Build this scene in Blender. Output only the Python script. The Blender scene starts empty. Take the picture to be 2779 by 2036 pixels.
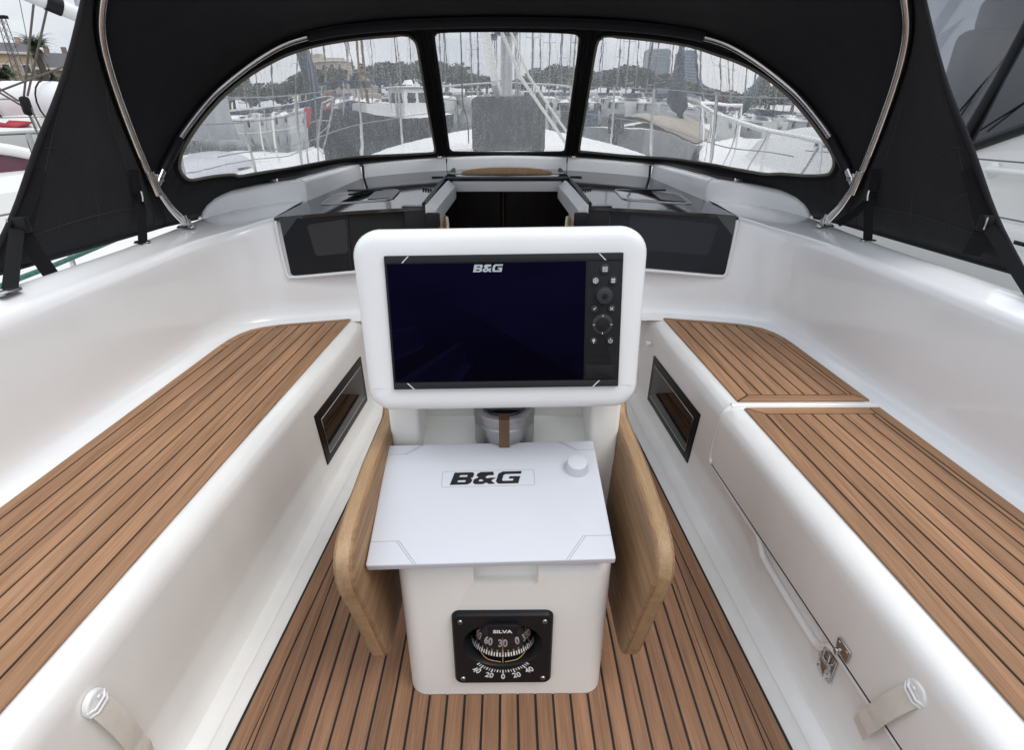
import bpy, bmesh, math, random
from mathutils import Vector, Matrix, Euler
from mathutils.geometry import delaunay_2d_cdt
random.seed(7)
R = math.radians
scene = bpy.context.scene
COL = scene.collection

# ------------------------------------------------------------------ camera
cd = bpy.data.cameras.new('camera')
cam = bpy.data.objects.new('camera', cd)
COL.objects.link(cam)
cd.sensor_fit = 'HORIZONTAL'
cd.sensor_width = 36.0
cd.lens = 36.0 * 1500.0 / 2779.0
cd.clip_start = 0.02
cd.clip_end = 6000
cam.location = (0, 0, 1.1)
cam.rotation_euler = (R(90 - 25.579), 0, R(-0.5))
scene.camera = cam

# ------------------------------------------------------------------ sky and sun
SUN_EL, SUN_AZ = 58, 122          # elevation, compass bearing clockwise from +Y
w = bpy.data.worlds.new('World')
scene.world = w
w.use_nodes = True
nt = w.node_tree
nt.nodes.clear()
def wn(t): return nt.nodes.new(t)
out = wn('ShaderNodeOutputWorld'); bg = wn('ShaderNodeBackground')
sky = wn('ShaderNodeTexSky'); sky.sky_type = 'NISHITA'; sky.sun_disc = False
sky.sun_elevation = R(SUN_EL); sky.sun_rotation = R(SUN_AZ); sky.dust_density = 2.0
tc = wn('ShaderNodeTexCoord'); mp = wn('ShaderNodeMapping')
mp.inputs['Scale'].default_value = (1.6, 1.6, 4.2)
n1 = wn('ShaderNodeTexNoise'); n1.inputs['Scale'].default_value = 2.2; n1.inputs['Detail'].default_value = 7
n1.inputs['Roughness'].default_value = 0.55
rp = wn('ShaderNodeValToRGB')
rp.color_ramp.elements[0].position = 0.34; rp.color_ramp.elements[0].color = (5.3, 5.8, 6.6, 1)
rp.color_ramp.elements[1].position = 0.66; rp.color_ramp.elements[1].color = (9.0, 9.2, 9.5, 1)
mx = wn('ShaderNodeMix'); mx.data_type = 'RGBA'; mx.inputs[0].default_value = 0.9
L = nt.links.new
L(tc.outputs['Generated'], mp.inputs['Vector']); L(mp.outputs[0], n1.inputs['Vector'])
L(n1.outputs['Fac'], rp.inputs[0]); L(sky.outputs[0], mx.inputs[6]); L(rp.outputs[0], mx.inputs[7])
sx_ = wn('ShaderNodeSeparateXYZ'); mr_ = wn('ShaderNodeMapRange'); vm_ = wn('ShaderNodeVectorMath'); vm_.operation = 'SCALE'
mr_.inputs['To Min'].default_value = .74; mr_.inputs['To Max'].default_value = 1.60      # overcast dome: zenith brighter than the horizon
L(tc.outputs['Generated'], sx_.inputs[0]); L(sx_.outputs['Z'], mr_.inputs[0]); L(mx.outputs[2], vm_.inputs[0]); L(mr_.outputs[0], vm_.inputs['Scale'])
L(vm_.outputs[0], bg.inputs['Color']); bg.inputs['Strength'].default_value = 0.1
L(bg.outputs[0], out.inputs['Surface'])

sl = bpy.data.lights.new('sun', 'SUN'); sl.energy = 1.0; sl.angle = R(28); sl.color = (1.0, 0.965, 0.91)
so = bpy.data.objects.new('sun', sl); COL.objects.link(so)
az = R(SUN_AZ); el = R(SUN_EL)
sd = Vector((math.sin(az) * math.cos(el), math.cos(az) * math.cos(el), math.sin(el)))
so.rotation_euler = sd.to_track_quat('Z', 'Y').to_euler()
so.location = sd * 30

vs = scene.view_settings
vs.view_transform = 'Standard'; vs.look = 'None'; vs.exposure = 0.40; vs.gamma = 1.0; vs.use_curve_mapping = False
cy = scene.cycles
cy.max_bounces = 10; cy.diffuse_bounces = 5; cy.glossy_bounces = 4; cy.transmission_bounces = 8; cy.transparent_max_bounces = 12
cy.sample_clamp_indirect = 6.0; cy.use_denoising = True; cy.caustics_reflective = False; cy.caustics_refractive = True

# ------------------------------------------------------------------ materials
MATS = {}
def mat(name, color=(.8, .8, .8), rough=.5, metal=0., spec=.5, var=0., vscale=6., bump=0., bscale=60., coat=0., coatr=.1,
        stretch=(1, 1, 1), dark=None, sheen=0., rvar=0.):
    if name in MATS: return MATS[name]
    m = bpy.data.materials.new(name); m.use_nodes = True; MATS[name] = m
    t = m.node_tree; b = t.nodes['Principled BSDF']; k = t.links.new
    b.inputs['Base Color'].default_value = (*color, 1); b.inputs['Roughness'].default_value = rough
    b.inputs['Metallic'].default_value = metal; b.inputs['Specular IOR Level'].default_value = spec
    b.inputs['Coat Weight'].default_value = coat; b.inputs['Coat Roughness'].default_value = coatr
    if sheen: b.inputs['Sheen Weight'].default_value = sheen
    if var or bump or rvar:
        c = t.nodes.new('ShaderNodeTexCoord'); mpn = t.nodes.new('ShaderNodeMapping')
        mpn.inputs['Scale'].default_value = stretch; k(c.outputs['Object'], mpn.inputs['Vector'])
        if var:
            n = t.nodes.new('ShaderNodeTexNoise'); n.inputs['Scale'].default_value = vscale; n.inputs['Detail'].default_value = 6
            n.inputs['Roughness'].default_value = .6
            k(mpn.outputs[0], n.inputs['Vector'])
            r = t.nodes.new('ShaderNodeValToRGB')
            d = dark or tuple(x * (1 - var) for x in color)
            r.color_ramp.elements[0].position = .32; r.color_ramp.elements[0].color = (*d, 1)
            r.color_ramp.elements[1].position = .68; r.color_ramp.elements[1].color = (*color, 1)
            k(n.outputs['Fac'], r.inputs[0]); k(r.outputs[0], b.inputs['Base Color'])
            if rvar:
                mr = t.nodes.new('ShaderNodeMapRange'); mr.inputs['To Min'].default_value = rough - rvar; mr.inputs['To Max'].default_value = rough + rvar
                k(n.outputs['Fac'], mr.inputs[0]); k(mr.outputs[0], b.inputs['Roughness'])
        if bump:
            n2 = t.nodes.new('ShaderNodeTexNoise'); n2.inputs['Scale'].default_value = bscale; n2.inputs['Detail'].default_value = 4
            k(mpn.outputs[0], n2.inputs['Vector'])
            bp = t.nodes.new('ShaderNodeBump'); bp.inputs['Strength'].default_value = bump; bp.inputs['Distance'].default_value = .002
            k(n2.outputs['Fac'], bp.inputs['Height']); k(bp.outputs[0], b.inputs['Normal'])
    return m

def teak(name, light, dark, axis='Y', rough=.62):
    if name in MATS: return MATS[name]
    m = bpy.data.materials.new(name); m.use_nodes = True; MATS[name] = m
    t = m.node_tree; b = t.nodes['Principled BSDF']; k = t.links.new; N = t.nodes.new
    c = N('ShaderNodeTexCoord'); oi = N('ShaderNodeObjectInfo')
    ad = N('ShaderNodeVectorMath'); ad.operation = 'ADD'
    cx = N('ShaderNodeCombineXYZ'); mu = N('ShaderNodeMath'); mu.operation = 'MULTIPLY'; mu.inputs[1].default_value = 37.0
    k(oi.outputs['Random'], mu.inputs[0])
    for i in range(3): k(mu.outputs[0], cx.inputs[i])
    k(c.outputs['Object'], ad.inputs[0]); k(cx.outputs[0], ad.inputs[1])
    def noise(sc, det, s, dist=0.):
        mp_ = N('ShaderNodeMapping'); mp_.inputs['Scale'].default_value = {'X': (s, sc, sc), 'Y': (sc, s, sc), 'Z': (sc, sc, s)}[axis]
        k(ad.outputs[0], mp_.inputs['Vector'])
        n = N('ShaderNodeTexNoise'); n.inputs['Scale'].default_value = 1; n.inputs['Detail'].default_value = det
        n.inputs['Roughness'].default_value = .65; n.inputs['Distortion'].default_value = dist
        k(mp_.outputs[0], n.inputs['Vector']); return n
    na = noise(55, 3, 1.3, .6); nb = noise(520, 4, 9); nc = noise(9, 3, 2.0)
    mx1 = N('ShaderNodeMix'); mx1.data_type = 'FLOAT'; mx1.inputs[0].default_value = .52
    k(na.outputs['Fac'], mx1.inputs[2]); k(nb.outputs['Fac'], mx1.inputs[3])
    r = N('ShaderNodeValToRGB')
    r.color_ramp.elements[0].position = .34; r.color_ramp.elements[0].color = (*dark, 1)
    r.color_ramp.elements[1].position = .66; r.color_ramp.elements[1].color = (*light, 1)
    k(mx1.outputs[0], r.inputs[0])
    hsv = N('ShaderNodeHueSaturation')
    mr = N('ShaderNodeMapRange'); mr.inputs['To Min'].default_value = .90; mr.inputs['To Max'].default_value = 1.10
    k(oi.outputs['Random'], mr.inputs[0])
    m2 = N('ShaderNodeMath'); m2.operation = 'MULTIPLY'
    mr2 = N('ShaderNodeMapRange'); mr2.inputs['From Min'].default_value = .3; mr2.inputs['From Max'].default_value = .7
    mr2.inputs['To Min'].default_value = .85; mr2.inputs['To Max'].default_value = 1.12
    k(nc.outputs['Fac'], mr2.inputs[0]); k(mr.outputs[0], m2.inputs[0]); k(mr2.outputs[0], m2.inputs[1])
    k(m2.outputs[0], hsv.inputs['Value']); k(r.outputs[0], hsv.inputs['Color']); k(hsv.outputs[0], b.inputs['Base Color'])
    b.inputs['Roughness'].default_value = rough; b.inputs['Specular IOR Level'].default_value = .35
    bp = N('ShaderNodeBump'); bp.inputs['Strength'].default_value = .25; bp.inputs['Distance'].default_value = .0008
    k(nb.outputs['Fac'], bp.inputs['Height']); k(bp.outputs[0], b.inputs['Normal'])
    return m

gel = mat('gelcoat', (.85, .855, .86), .16, var=.035, vscale=3.0, bump=.02, bscale=7, rvar=.07, spec=.5, coat=.5, coatr=.06)
gelw = mat('gelcoat_bounce_tint', (.84, .83, .805), .18, var=.07, vscale=6.0, bump=.02, bscale=7, rvar=.08, coat=.4, coatr=.08, stretch=(1, 1, .45))  # warm tint paints in light bounced off the teak; noise is water staining
nonskid = mat('gelcoat_nonskid', (.80, .785, .755), .5, var=.06, vscale=9., bump=.3, bscale=700)
caulk = mat('caulk', (.005, .005, .0055), .55)
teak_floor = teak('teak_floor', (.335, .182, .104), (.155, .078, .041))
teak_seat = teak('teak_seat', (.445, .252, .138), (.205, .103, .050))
teak_seat_x = teak('teak_seat_across', (.445, .252, .138), (.205, .103, .050), 'X')
oak = teak('oak_leaf', (.35, .215, .112), (.130, .070, .032), 'Y', .45)
oakz = teak('oak_end_grain', (.45, .30, .17), (.27, .165, .085), 'Y', .5)
steel = mat('stainless', (.62, .61, .60), .18, 1.0, rvar=.05, var=.12, vscale=20)
alu = mat('brushed_aluminium', (.40, .40, .41), .36, 1.0, var=.1, vscale=30)
blackp = mat('black_plastic', (.012, .012, .014), .42, spec=.22, var=.25, vscale=40)
blacks = mat('black_satin', (.018, .018, .021), .5, spec=.25)
gloss = mat('black_acrylic', (.006, .006, .007), .04, spec=.6, coat=.3, coatr=.02)
roofp = mat('black_roof_panel', (.030, .030, .033), .07, spec=.55, var=.15, vscale=9, bump=.015, bscale=7)
canvas = mat('black_canvas', (.0195, .019, .0225), .85, bump=.6, bscale=900, spec=.2, var=.25, vscale=3, sheen=.06)
webbing = mat('black_webbing', (.010, .010, .011), .8, bump=.5, bscale=600, spec=.15)
thread = mat('grey_thread', (.05, .05, .055), .8)
bindtan = mat('tan_binding', (.16, .145, .12), .75, bump=.3, bscale=300)
white = mat('white_paint', (.80, .80, .79), .35, var=.04, vscale=4)
lightgrey = mat('light_grey', (.50, .51, .52), .5)

# slack folds in the canvas, under the fine weave
_t = canvas.node_tree; _n = _t.nodes.new('ShaderNodeTexNoise'); _n.inputs['Scale'].default_value = 5.0; _n.inputs['Detail'].default_value = 2
_c = _t.nodes.new('ShaderNodeTexCoord'); _b = _t.nodes.new('ShaderNodeBump'); _b.inputs['Strength'].default_value = .5; _b.inputs['Distance'].default_value = .03
_t.links.new(_c.outputs['Object'], _n.inputs['Vector']); _t.links.new(_n.outputs['Fac'], _b.inputs['Height'])
_w = next(q for q in _t.nodes if q.type == 'BUMP' and q != _b); _t.links.new(_b.outputs[0], _w.inputs['Normal'])

# ------------------------------------------------------------------ helpers
def link(o, parent=None):
    COL.objects.link(o)
    if parent is not None: o.parent = parent
    return o
def tag(o, label=None, cat=None, group=None, kind=None):
    if label: o['label'] = label
    if cat: o['category'] = cat
    if group: o['group'] = group
    if kind: o['kind'] = kind
    return o
def thing(name, label, cat, group=None, loc=(0, 0, 0)):
    o = bpy.data.objects.new(name, None); o.empty_display_size = .05; COL.objects.link(o)
    o.location = loc
    return tag(o, label, cat, group)
def finish(me, m, smooth=True, sharp=35):
    if m: me.materials.append(m)
    if smooth:
        me.polygons.foreach_set('use_smooth', [True] * len(me.polygons))
        if sharp: me.set_sharp_from_angle(angle=R(sharp))
    me.update()
def mesh(name, v, f, m, parent=None, smooth=True, sharp=35, recalc=True):
    me = bpy.data.meshes.new(name); me.from_pydata([tuple(p) for p in v], [], f)
    if recalc:
        b = bmesh.new(); b.from_mesh(me); bmesh.ops.recalc_face_normals(b, faces=b.faces); b.to_mesh(me); b.free()
    finish(me, m, smooth, sharp)
    return link(bpy.data.objects.new(name, me), parent)
def bobj(name, b, m, parent=None, smooth=True, sharp=35):
    me = bpy.data.meshes.new(name); bmesh.ops.recalc_face_normals(b, faces=b.faces); b.to_mesh(me); b.free()
    finish(me, m, smooth, sharp)
    return link(bpy.data.objects.new(name, me), parent)
def share(name, src, parent=None, mtx=None):
    o = bpy.data.objects.new(name, src.data); link(o, parent)
    if mtx is not None: o.matrix_local = mtx
    return o
def loft(name, rows, m, parent=None, closed=False, caps=False, smooth=True, sharp=35, recalc=True):
    n = len(rows[0]); v = [p for r_ in rows for p in r_]; f = []
    for i in range(len(rows) - 1):
        for j in range(n if closed else n - 1):
            a = i * n + j; b_ = i * n + (j + 1) % n
            f.append((a, b_, b_ + n, a + n))
    if caps:
        f.append(tuple(range(n))); f.append(tuple(range((len(rows) - 1) * n, len(rows) * n)))
    return mesh(name, v, f, m, parent, smooth, sharp, recalc)
def cr(pts, n=8, closed=False):
    """Catmull-Rom through pts."""
    P = [Vector(p) for p in pts]; o = []
    m_ = len(P); seg = m_ if closed else m_ - 1
    for i in range(seg):
        if closed: a, b_, c_, d_ = P[i - 1], P[i], P[(i + 1) % m_], P[(i + 2) % m_]
        else:
            b_, c_ = P[i], P[i + 1]
            a = P[i - 1] if i > 0 else b_ * 2 - c_
            d_ = P[i + 2] if i + 2 < m_ else c_ * 2 - b_
        for k_ in range(n):
            t = k_ / n
            o.append(.5 * ((2 * b_) + (c_ - a) * t + (2 * a - 5 * b_ + 4 * c_ - d_) * t * t + (3 * b_ - a - 3 * c_ + d_) * t ** 3))
    if not closed: o.append(P[-1])
    return o
def tube_bm(b, pts, r, n=8, closed=False, flat=1.0):
    P = [Vector(p) for p in pts]; m_ = len(P); rings = []
    up = None
    for i in range(m_):
        if closed: t = P[(i + 1) % m_] - P[i - 1]
        else: t = P[min(i + 1, m_ - 1)] - P[max(i - 1, 0)]
        if t.length < 1e-9: t = Vector((0, 0, 1))
        t.normalize()
        if up is None:
            up = Vector((0, 0, 1)) if abs(t.z) < .9 else Vector((1, 0, 0))
        u = up - t * up.dot(t)
        if u.length < 1e-6: u = t.orthogonal()
        u.normalize(); s = t.cross(u); up = u
        rr = r[i] if isinstance(r, (list, tuple)) else r
        rings.append([b.verts.new(P[i] + (u * math.sin(a) * flat + s * math.cos(a)) * rr) for a in (2 * math.pi * q / n for q in range(n))])
    for i in range(m_ if closed else m_ - 1):
        A, B = rings[i], rings[(i + 1) % m_]
        for q in range(n): b.faces.new((A[q], A[(q + 1) % n], B[(q + 1) % n], B[q]))
    if not closed:
        b.faces.new(rings[0][::-1]); b.faces.new(rings[-1])
def tube(name, pts, r, m, parent=None, n=8, closed=False, flat=1.0):
    b = bmesh.new(); tube_bm(b, pts, r, n, closed, flat); return bobj(name, b, m, parent, sharp=50)
def box_bm(b, c, s, bev=0., mtx=None, seg=2):
    mm = Matrix.Translation(c) @ Matrix.Diagonal((*s, 1))
    if mtx is not None: mm = mtx @ mm
    g = bmesh.ops.create_cube(b, size=1, matrix=mm)
    if bev:
        ed = list({e for v in g['verts'] for e in v.link_edges})
        bmesh.ops.bevel(b, geom=ed, offset=bev, segments=seg, affect='EDGES', profile=.5)
def box(name, c, s, m, parent=None, bev=0., mtx=None, seg=2):
    b = bmesh.new(); box_bm(b, c, s, bev, mtx, seg); return bobj(name, b, m, parent, smooth=bev > 0)
def rrect(w_, h_, r, n=6):
    o = []
    for cx_, cy_, a0 in ((w_ / 2 - r, h_ / 2 - r, 0), (-w_ / 2 + r, h_ / 2 - r, 90), (-w_ / 2 + r, -h_ / 2 + r, 180), (w_ / 2 - r, -h_ / 2 + r, 270)):
        for i in range(n + 1):
            a = R(a0 + 90 * i / n); o.append((cx_ + r * math.cos(a), cy_ + r * math.sin(a)))
    return o
def shrink(ol, d):
    """inset a closed 2-D outline (ccw) by d"""
    n = len(ol); o = []
    for i in range(n):
        p, q, s = Vector(ol[i - 1]), Vector(ol[i]), Vector(ol[(i + 1) % n])
        e1 = (q - p); e2 = (s - q)
        if e1.length < 1e-9: e1 = e2
        if e2.length < 1e-9: e2 = e1
        n1_ = Vector((-e1.y, e1.x)).normalized(); n2_ = Vector((-e2.y, e2.x)).normalized()
        nn = n1_ + n2_
        if nn.length < 1e-6: nn = n1_
        nn.normalize(); k_ = 1 / max(.3, nn.dot(n1_))
        o.append(tuple(q + nn * d * k_))
    return o
def plate_bm(b, ol, z0, z1, bev=0., mtx=None, seg=2):
    """solid plate: outline (ccw) extruded z0..z1 with a rounded upper rim"""
    rows = [(ol, z0)]
    if bev:
        rows.append((ol, z1 - bev))
        for i in range(1, seg + 1):
            a = i / seg * math.pi / 2
            rows.append((shrink(ol, bev * (1 - math.cos(a))), z1 - bev + bev * math.sin(a)))
    else: rows.append((ol, z1))
    n = len(ol); V = []
    for o_, z in rows:
        V.append([b.verts.new((mtx @ Vector((x, y, z))) if mtx is not None else (x, y, z)) for x, y in o_])
    for i in range(len(V) - 1):
        for j in range(n): b.faces.new((V[i][j], V[i][(j + 1) % n], V[i + 1][(j + 1) % n], V[i + 1][j]))
    b.faces.new(V[0][::-1]); b.faces.new(V[-1])
def plate(name, ol, z0, z1, m, parent=None, bev=0., mtx=None, seg=2, sharp=35):
    b = bmesh.new(); plate_bm(b, ol, z0, z1, bev, mtx, seg); return bobj(name, b, m, parent, sharp=sharp)
def cyl_bm(b, r1, r2, z0, z1, n=24, mtx=None, bev=0.):
    ol = [(math.cos(2 * math.pi * i / n), math.sin(2 * math.pi * i / n)) for i in range(n)]
    rows = [(r1, z0)] + ([(r2, z1 - bev), (r2 - bev * .3, z1 - bev * .3), (r2 - bev, z1)] if bev else [(r2, z1)])
    V = [[b.verts.new((mtx @ Vector((x * r, y * r, z))) if mtx is not None else (x * r, y * r, z)) for x, y in ol] for r, z in rows]
    for i in range(len(V) - 1):
        for j in range(n): b.faces.new((V[i][j], V[i][(j + 1) % n], V[i + 1][(j + 1) % n], V[i + 1][j]))
    b.faces.new(V[0][::-1]); b.faces.new(V[-1])
def cyl(name, r1, r2, z0, z1, m, parent=None, n=24, mtx=None, bev=0.):
    b = bmesh.new(); cyl_bm(b, r1, r2, z0, z1, n, mtx, bev); return bobj(name, b, m, parent)
def text(name, s, size, m, parent, mtx, ext=.0004, off=0., shear=0., xs=1., align='CENTER'):
    cu = bpy.data.curves.new(name, 'FONT'); cu.body = s; cu.size = size; cu.extrude = ext; cu.offset = off; cu.shear = shear
    cu.align_x = align; cu.align_y = 'CENTER'; cu.resolution_u = 3
    o = bpy.data.objects.new(name, cu)
    me = bpy.data.meshes.new_from_object(o); bpy.data.objects.remove(o); bpy.data.curves.remove(cu)
    me.name = name; me.transform(mtx @ Matrix.Diagonal((xs, 1, 1, 1))); me.materials.clear(); me.materials.append(m)
    return link(bpy.data.objects.new(name, me), parent)
def glyphs(name, polys, m, parent, mtx, ext=.0004, shear=.22):
    """flat lettering cut from closed outlines (inner outlines become holes)"""
    cu = bpy.data.curves.new(name, 'CURVE'); cu.dimensions = '2D'; cu.fill_mode = 'BOTH'; cu.extrude = ext
    for pl in polys:
        sp = cu.splines.new('POLY'); sp.points.add(len(pl) - 1); sp.use_cyclic_u = True
        for q, (x, y) in zip(sp.points, pl): q.co = (x + y * shear, y, 0, 1)
    o = bpy.data.objects.new(name, cu)
    me = bpy.data.meshes.new_from_object(o); bpy.data.objects.remove(o); bpy.data.curves.remove(cu)
    me.name = name; me.transform(mtx); me.materials.clear(); me.materials.append(m)
    return link(bpy.data.objects.new(name, me), parent)
def copy_tree(o, parent=None):
    c = o.copy(); COL.objects.link(c); c.parent = parent
    if parent is not None: c.matrix_parent_inverse = o.matrix_parent_inverse.copy()
    for ch in list(o.children): copy_tree(ch, c)
    return c
def lerp(a, b_, t): return a + (b_ - a) * t

# ================================================================== COCKPIT
def Xin(y): return .604 + .0497 * (2.035 - y)          # inner edge of the seat teak
def Xout(y): return .985 + .046 * (1.77 - y)           # outer edge of the seat teak
def Xr(y): return Xin(y) - .048                        # bench riser
def Xedge(y): return .534 - .054 * (y - .64)           # edge of the sole teak

def clip(poly, p, n):
    """keep the side of the 2-D line through p where n points"""
    o = []
    for i in range(len(poly)):
        a, b_ = Vector(poly[i]), Vector(poly[(i + 1) % len(poly)])
        da, db = (a - Vector(p)).dot(Vector(n)), (b_ - Vector(p)).dot(Vector(n))
        if da >= 0: o.append(tuple(a))
        if (da >= 0) != (db >= 0):
            t = da / (da - db); o.append(tuple(a + (b_ - a) * t))
    q = []
    for p_ in o:
        if not q or (Vector(p_) - Vector(q[-1])).length > 1e-5: q.append(p_)
    if len(q) > 1 and (Vector(q[0]) - Vector(q[-1])).length < 1e-5: q.pop()
    return q
def ccw(pl):
    a = sum(pl[i][0] * pl[(i + 1) % len(pl)][1] - pl[(i + 1) % len(pl)][0] * pl[i][1] for i in range(len(pl)))
    return pl if a > 0 else pl[::-1]
def plank(pl, z0, z1, m, parent, gap=.0023):
    if len(pl) < 3: return
    pl = ccw(pl)
    return plate('plank', shrink(pl, gap), z0, z1, m, parent, bev=.0007, seg=1)

# ---- sole
YA, YF = -1.2, 2.09
floor = mesh('cockpit_floor', [(-.75, YA, 0), (.75, YA, 0), (.75, 2.14, 0), (-.75, 2.14, 0), (-.75, YA, -.05), (.75, YA, -.05), (.75, 2.14, -.05), (-.75, 2.14, -.05)],
             [(0, 1, 2, 3), (7, 6, 5, 4), (0, 4, 5, 1), (1, 5, 6, 2), (2, 6, 7, 3), (3, 7, 4, 0)], nonskid, smooth=False)
tag(floor, 'white moulded cockpit floor inlaid with dark caulked teak planks', kind='structure')
e5 = .005
plate('caulking', [(-Xedge(YA) - e5, YA), (Xedge(YA) + e5, YA), (Xedge(YF) + e5, YF), (-Xedge(YF) - e5, YF)], .001, .0045, caulk, floor)
PIT, MG = .0363, .034
for s in (-1, 1):
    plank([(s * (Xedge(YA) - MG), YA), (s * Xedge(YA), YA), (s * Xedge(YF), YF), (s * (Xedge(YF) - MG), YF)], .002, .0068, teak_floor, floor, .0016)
for k in range(-15, 16):
    x0, x1 = (k - .5) * PIT, (k + .5) * PIT
    pl = [(x0, YA), (x1, YA), (x1, YF), (x0, YF)]
    for s in (-1, 1):
        p0 = Vector((s * (Xedge(YA) - MG), YA)); p1 = Vector((s * (Xedge(YF) - MG), YF)); d = (p1 - p0)
        n = Vector((-d.y, d.x)) if s > 0 else Vector((d.y, -d.x))
        pl = clip(pl, p0, n)
        if len(pl) < 3: break
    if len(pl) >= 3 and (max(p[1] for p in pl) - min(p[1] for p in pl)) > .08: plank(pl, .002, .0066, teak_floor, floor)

# ---- benches
def f_front(u):      # forward seam of the field planks
    P = [(0, 2.006), (.03, 2.0), (.20, 1.957), (.25, 1.938), (.29, 1.915), (.318, 1.885), (.336, 1.84), (.344, 1.77)]
    if u >= P[-1][0]: return P[-1][1]
    for a, b_ in zip(P, P[1:]):
        if u <= b_[0]: return lerp(a[1], b_[1], (u - a[0]) / (b_[0] - a[0]))
OUTER = [(0, 2.035), (.13, 2.004), (.22, 1.981), (.262, 1.968), (.305, 1.946), (.338, 1.916), (.36, 1.872), (.371, 1.82), (.374, 1.765)]
def sx(s, u, y): return (s * (Xin(y) + u), y)

def make_bench(s, label):
    t = thing('cockpit_bench', label, 'bench')
    # moulding: riser with a rounded seat edge, lid step on the starboard side
    rows = []
    ys = [YA, -.6, 0, .3, .5, .7, .745, .765, .785, .9, .97, .99, 1.01, 1.03, 1.1, 1.25, 1.318, 1.326, 1.4, 1.6, 1.8, 2.0, 2.12]
    for y in ys:
        xr = Xr(y); st = .0075 if (s > 0 and y < 1.322) else 0.
        ind = .018 * max(0, min(1, (y - .75) / .03)) * max(0, min(1, (1.025 - y) / .03)) if s > 0 else 0.
        pr = [(xr - .05, .0012), (xr - .03, .003), (xr - .015, .010), (xr - .006, .022), (xr - .001, .04), (xr, .06), (xr + .0005, .126), (xr + .0005 + ind * .5, .134), (xr + .0006 + ind, .15), (xr + .001 + ind, .176), (xr + .001 + ind, .180),
              (xr + .001 - st, .1815), (xr + .001 - st, .186), (xr + .001 - st, .318), (xr + .003 - st, .334), (xr + .009 - st, .3485), (xr + .02 - st * .7, .3595), (xr + .034 - st * .3, .3652),
              (xr + .048, .3665), (xr + .06, .3665), (1.05, .3665)]
        rows.append([(s * x, y, z) for x, z in pr])
    mo = loft('moulding', rows, gelw, t, sharp=28)
    # planks
    def strip(u0, u1, ya, yb=None):
        if yb is not None: return [sx(s, u0, ya), sx(s, u1, ya), sx(s, u1, yb), sx(s, u0, yb)]
        top = [sx(s, lerp(u1, u0, i / 5), f_front(lerp(u1, u0, i / 5))) for i in range(6)]
        return [sx(s, u0, ya), sx(s, u1, ya)] + top
    Z0, Z1 = .368, .3722
    m_in = .044
    if s < 0: seams = [m_in + .0425 * i for i in range(8)]
    else: seams = [m_in + .0405 * i for i in range(8)] + [.3415]
    def section(ya, yb, fore, aft_m, fore_m):
        """ya..yb span; fore: rounded forward end; aft_m / fore_m: transverse margin strips"""
        mw = .036
        y0 = ya + (mw if aft_m else 0); y1 = None if fore else yb - (mw if fore_m else 0)
        ol = [sx(s, 0, ya), sx(s, .374, ya)]
        ol += [sx(s, u, y) for u, y in reversed(OUTER)] if fore else [sx(s, .374, yb), sx(s, 0, yb)]
        plate('caulking', shrink(ccw(ol), .003), .3668, .3700, caulk, t)
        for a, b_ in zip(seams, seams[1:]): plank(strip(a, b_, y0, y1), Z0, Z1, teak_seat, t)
        # inner margin, mitred
        u = m_in
        fy = (2.035, f_front(u)) if fore else ((yb, yb - mw) if fore_m else (yb, yb))
        plank([sx(s, 0, ya), sx(s, u, y0), sx(s, u, fy[1]), sx(s, 0, fy[0])], Z0, Z1, teak_seat, t)
        u = .3415
        yo = 1.765 if fore else yb
        plank([sx(s, u, y0), sx(s, .374, ya), sx(s, .374, yo), sx(s, u, yo if fore or not fore_m else yb - 0)], Z0, Z1, teak_seat, t)
        if aft_m: plank([sx(s, 0, ya), sx(s, .374, ya), sx(s, .3415, ya + mw), sx(s, m_in, ya + mw)], Z0, Z1, teak_seat_x, t)
        if fore_m: plank([sx(s, 0, yb), sx(s, m_in, yb - mw), sx(s, .3415, yb - mw), sx(s, .3415, yb)], Z0, Z1, teak_seat_x, t)
        if fore:
            a = [sx(s, u_, y_) for u_, y_ in OUTER[:4]]; b_ = [sx(s, u_, f_front(u_)) for u_ in (.25, .2, .13, m_in)]
            plank(a + b_, Z0, Z1, teak_seat_x, t)
            a = [sx(s, u_, y_) for u_, y_ in OUTER[3:]]; b_ = [sx(s, .3415, 1.765)] + [sx(s, u_, f_front(u_)) for u_ in (.336, .318, .29, .25)]
            plank(a + b_, Z0, Z1, teak_seat_x, t)
    if s < 0: section(YA, 2.035, True, False, False)
    else:
        section(1.348, 2.035, True, True, False)
        section(YA, 1.312, False, False, True)
        # rolled bead round the locker lid, dropping into a finger recess
        bd = [(Xout(1.33) + .01, 1.33, .3685), (Xr(1.33) + .06, 1.33, .369), (Xr(1.33) + .03, 1.33, .367), (Xr(1.33) + .010, 1.33, .351), (Xr(1.33) + .001, 1.331, .32), (Xr(1.33) - .001, 1.338, .26),
              (Xr(1.34) - .001, 1.345, .195), (Xr(1.33) - .001, 1.335, .178), (Xr(1.29) - .001, 1.30, .172), (Xr(1.1) - .002, 1.1, .1695), (Xr(1.03) - .002, 1.035, .168), (Xr(1.0) - .002, 1.012, .150), (Xr(.98) - .002, .98, .136),
              (Xr(.8) - .002, .80, .128), (Xr(.755) - .002, .757, .134), (Xr(.735) - .002, .737, .155), (Xr(.72) - .002, .715, .172), (Xr(.6) - .002, .60, .174), (Xr(.3) - .002, .3, .174), (Xr(-1) - .002, -1.0, .174)]
        bd = [(x + (.0028 if z < .34 else .0), y, z - (0 if z < .34 else .003)) for x, y, z in bd]
        tube('lid_bead', cr(bd, 5), .0085, gelw, t, n=10)
        tube('lid_gap', [(Xr(y) - .0066, y, .1825) for y in (-1.0, 0, .4, .7, 1.0, 1.318)], .0017, caulk, t, n=6)
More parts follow.
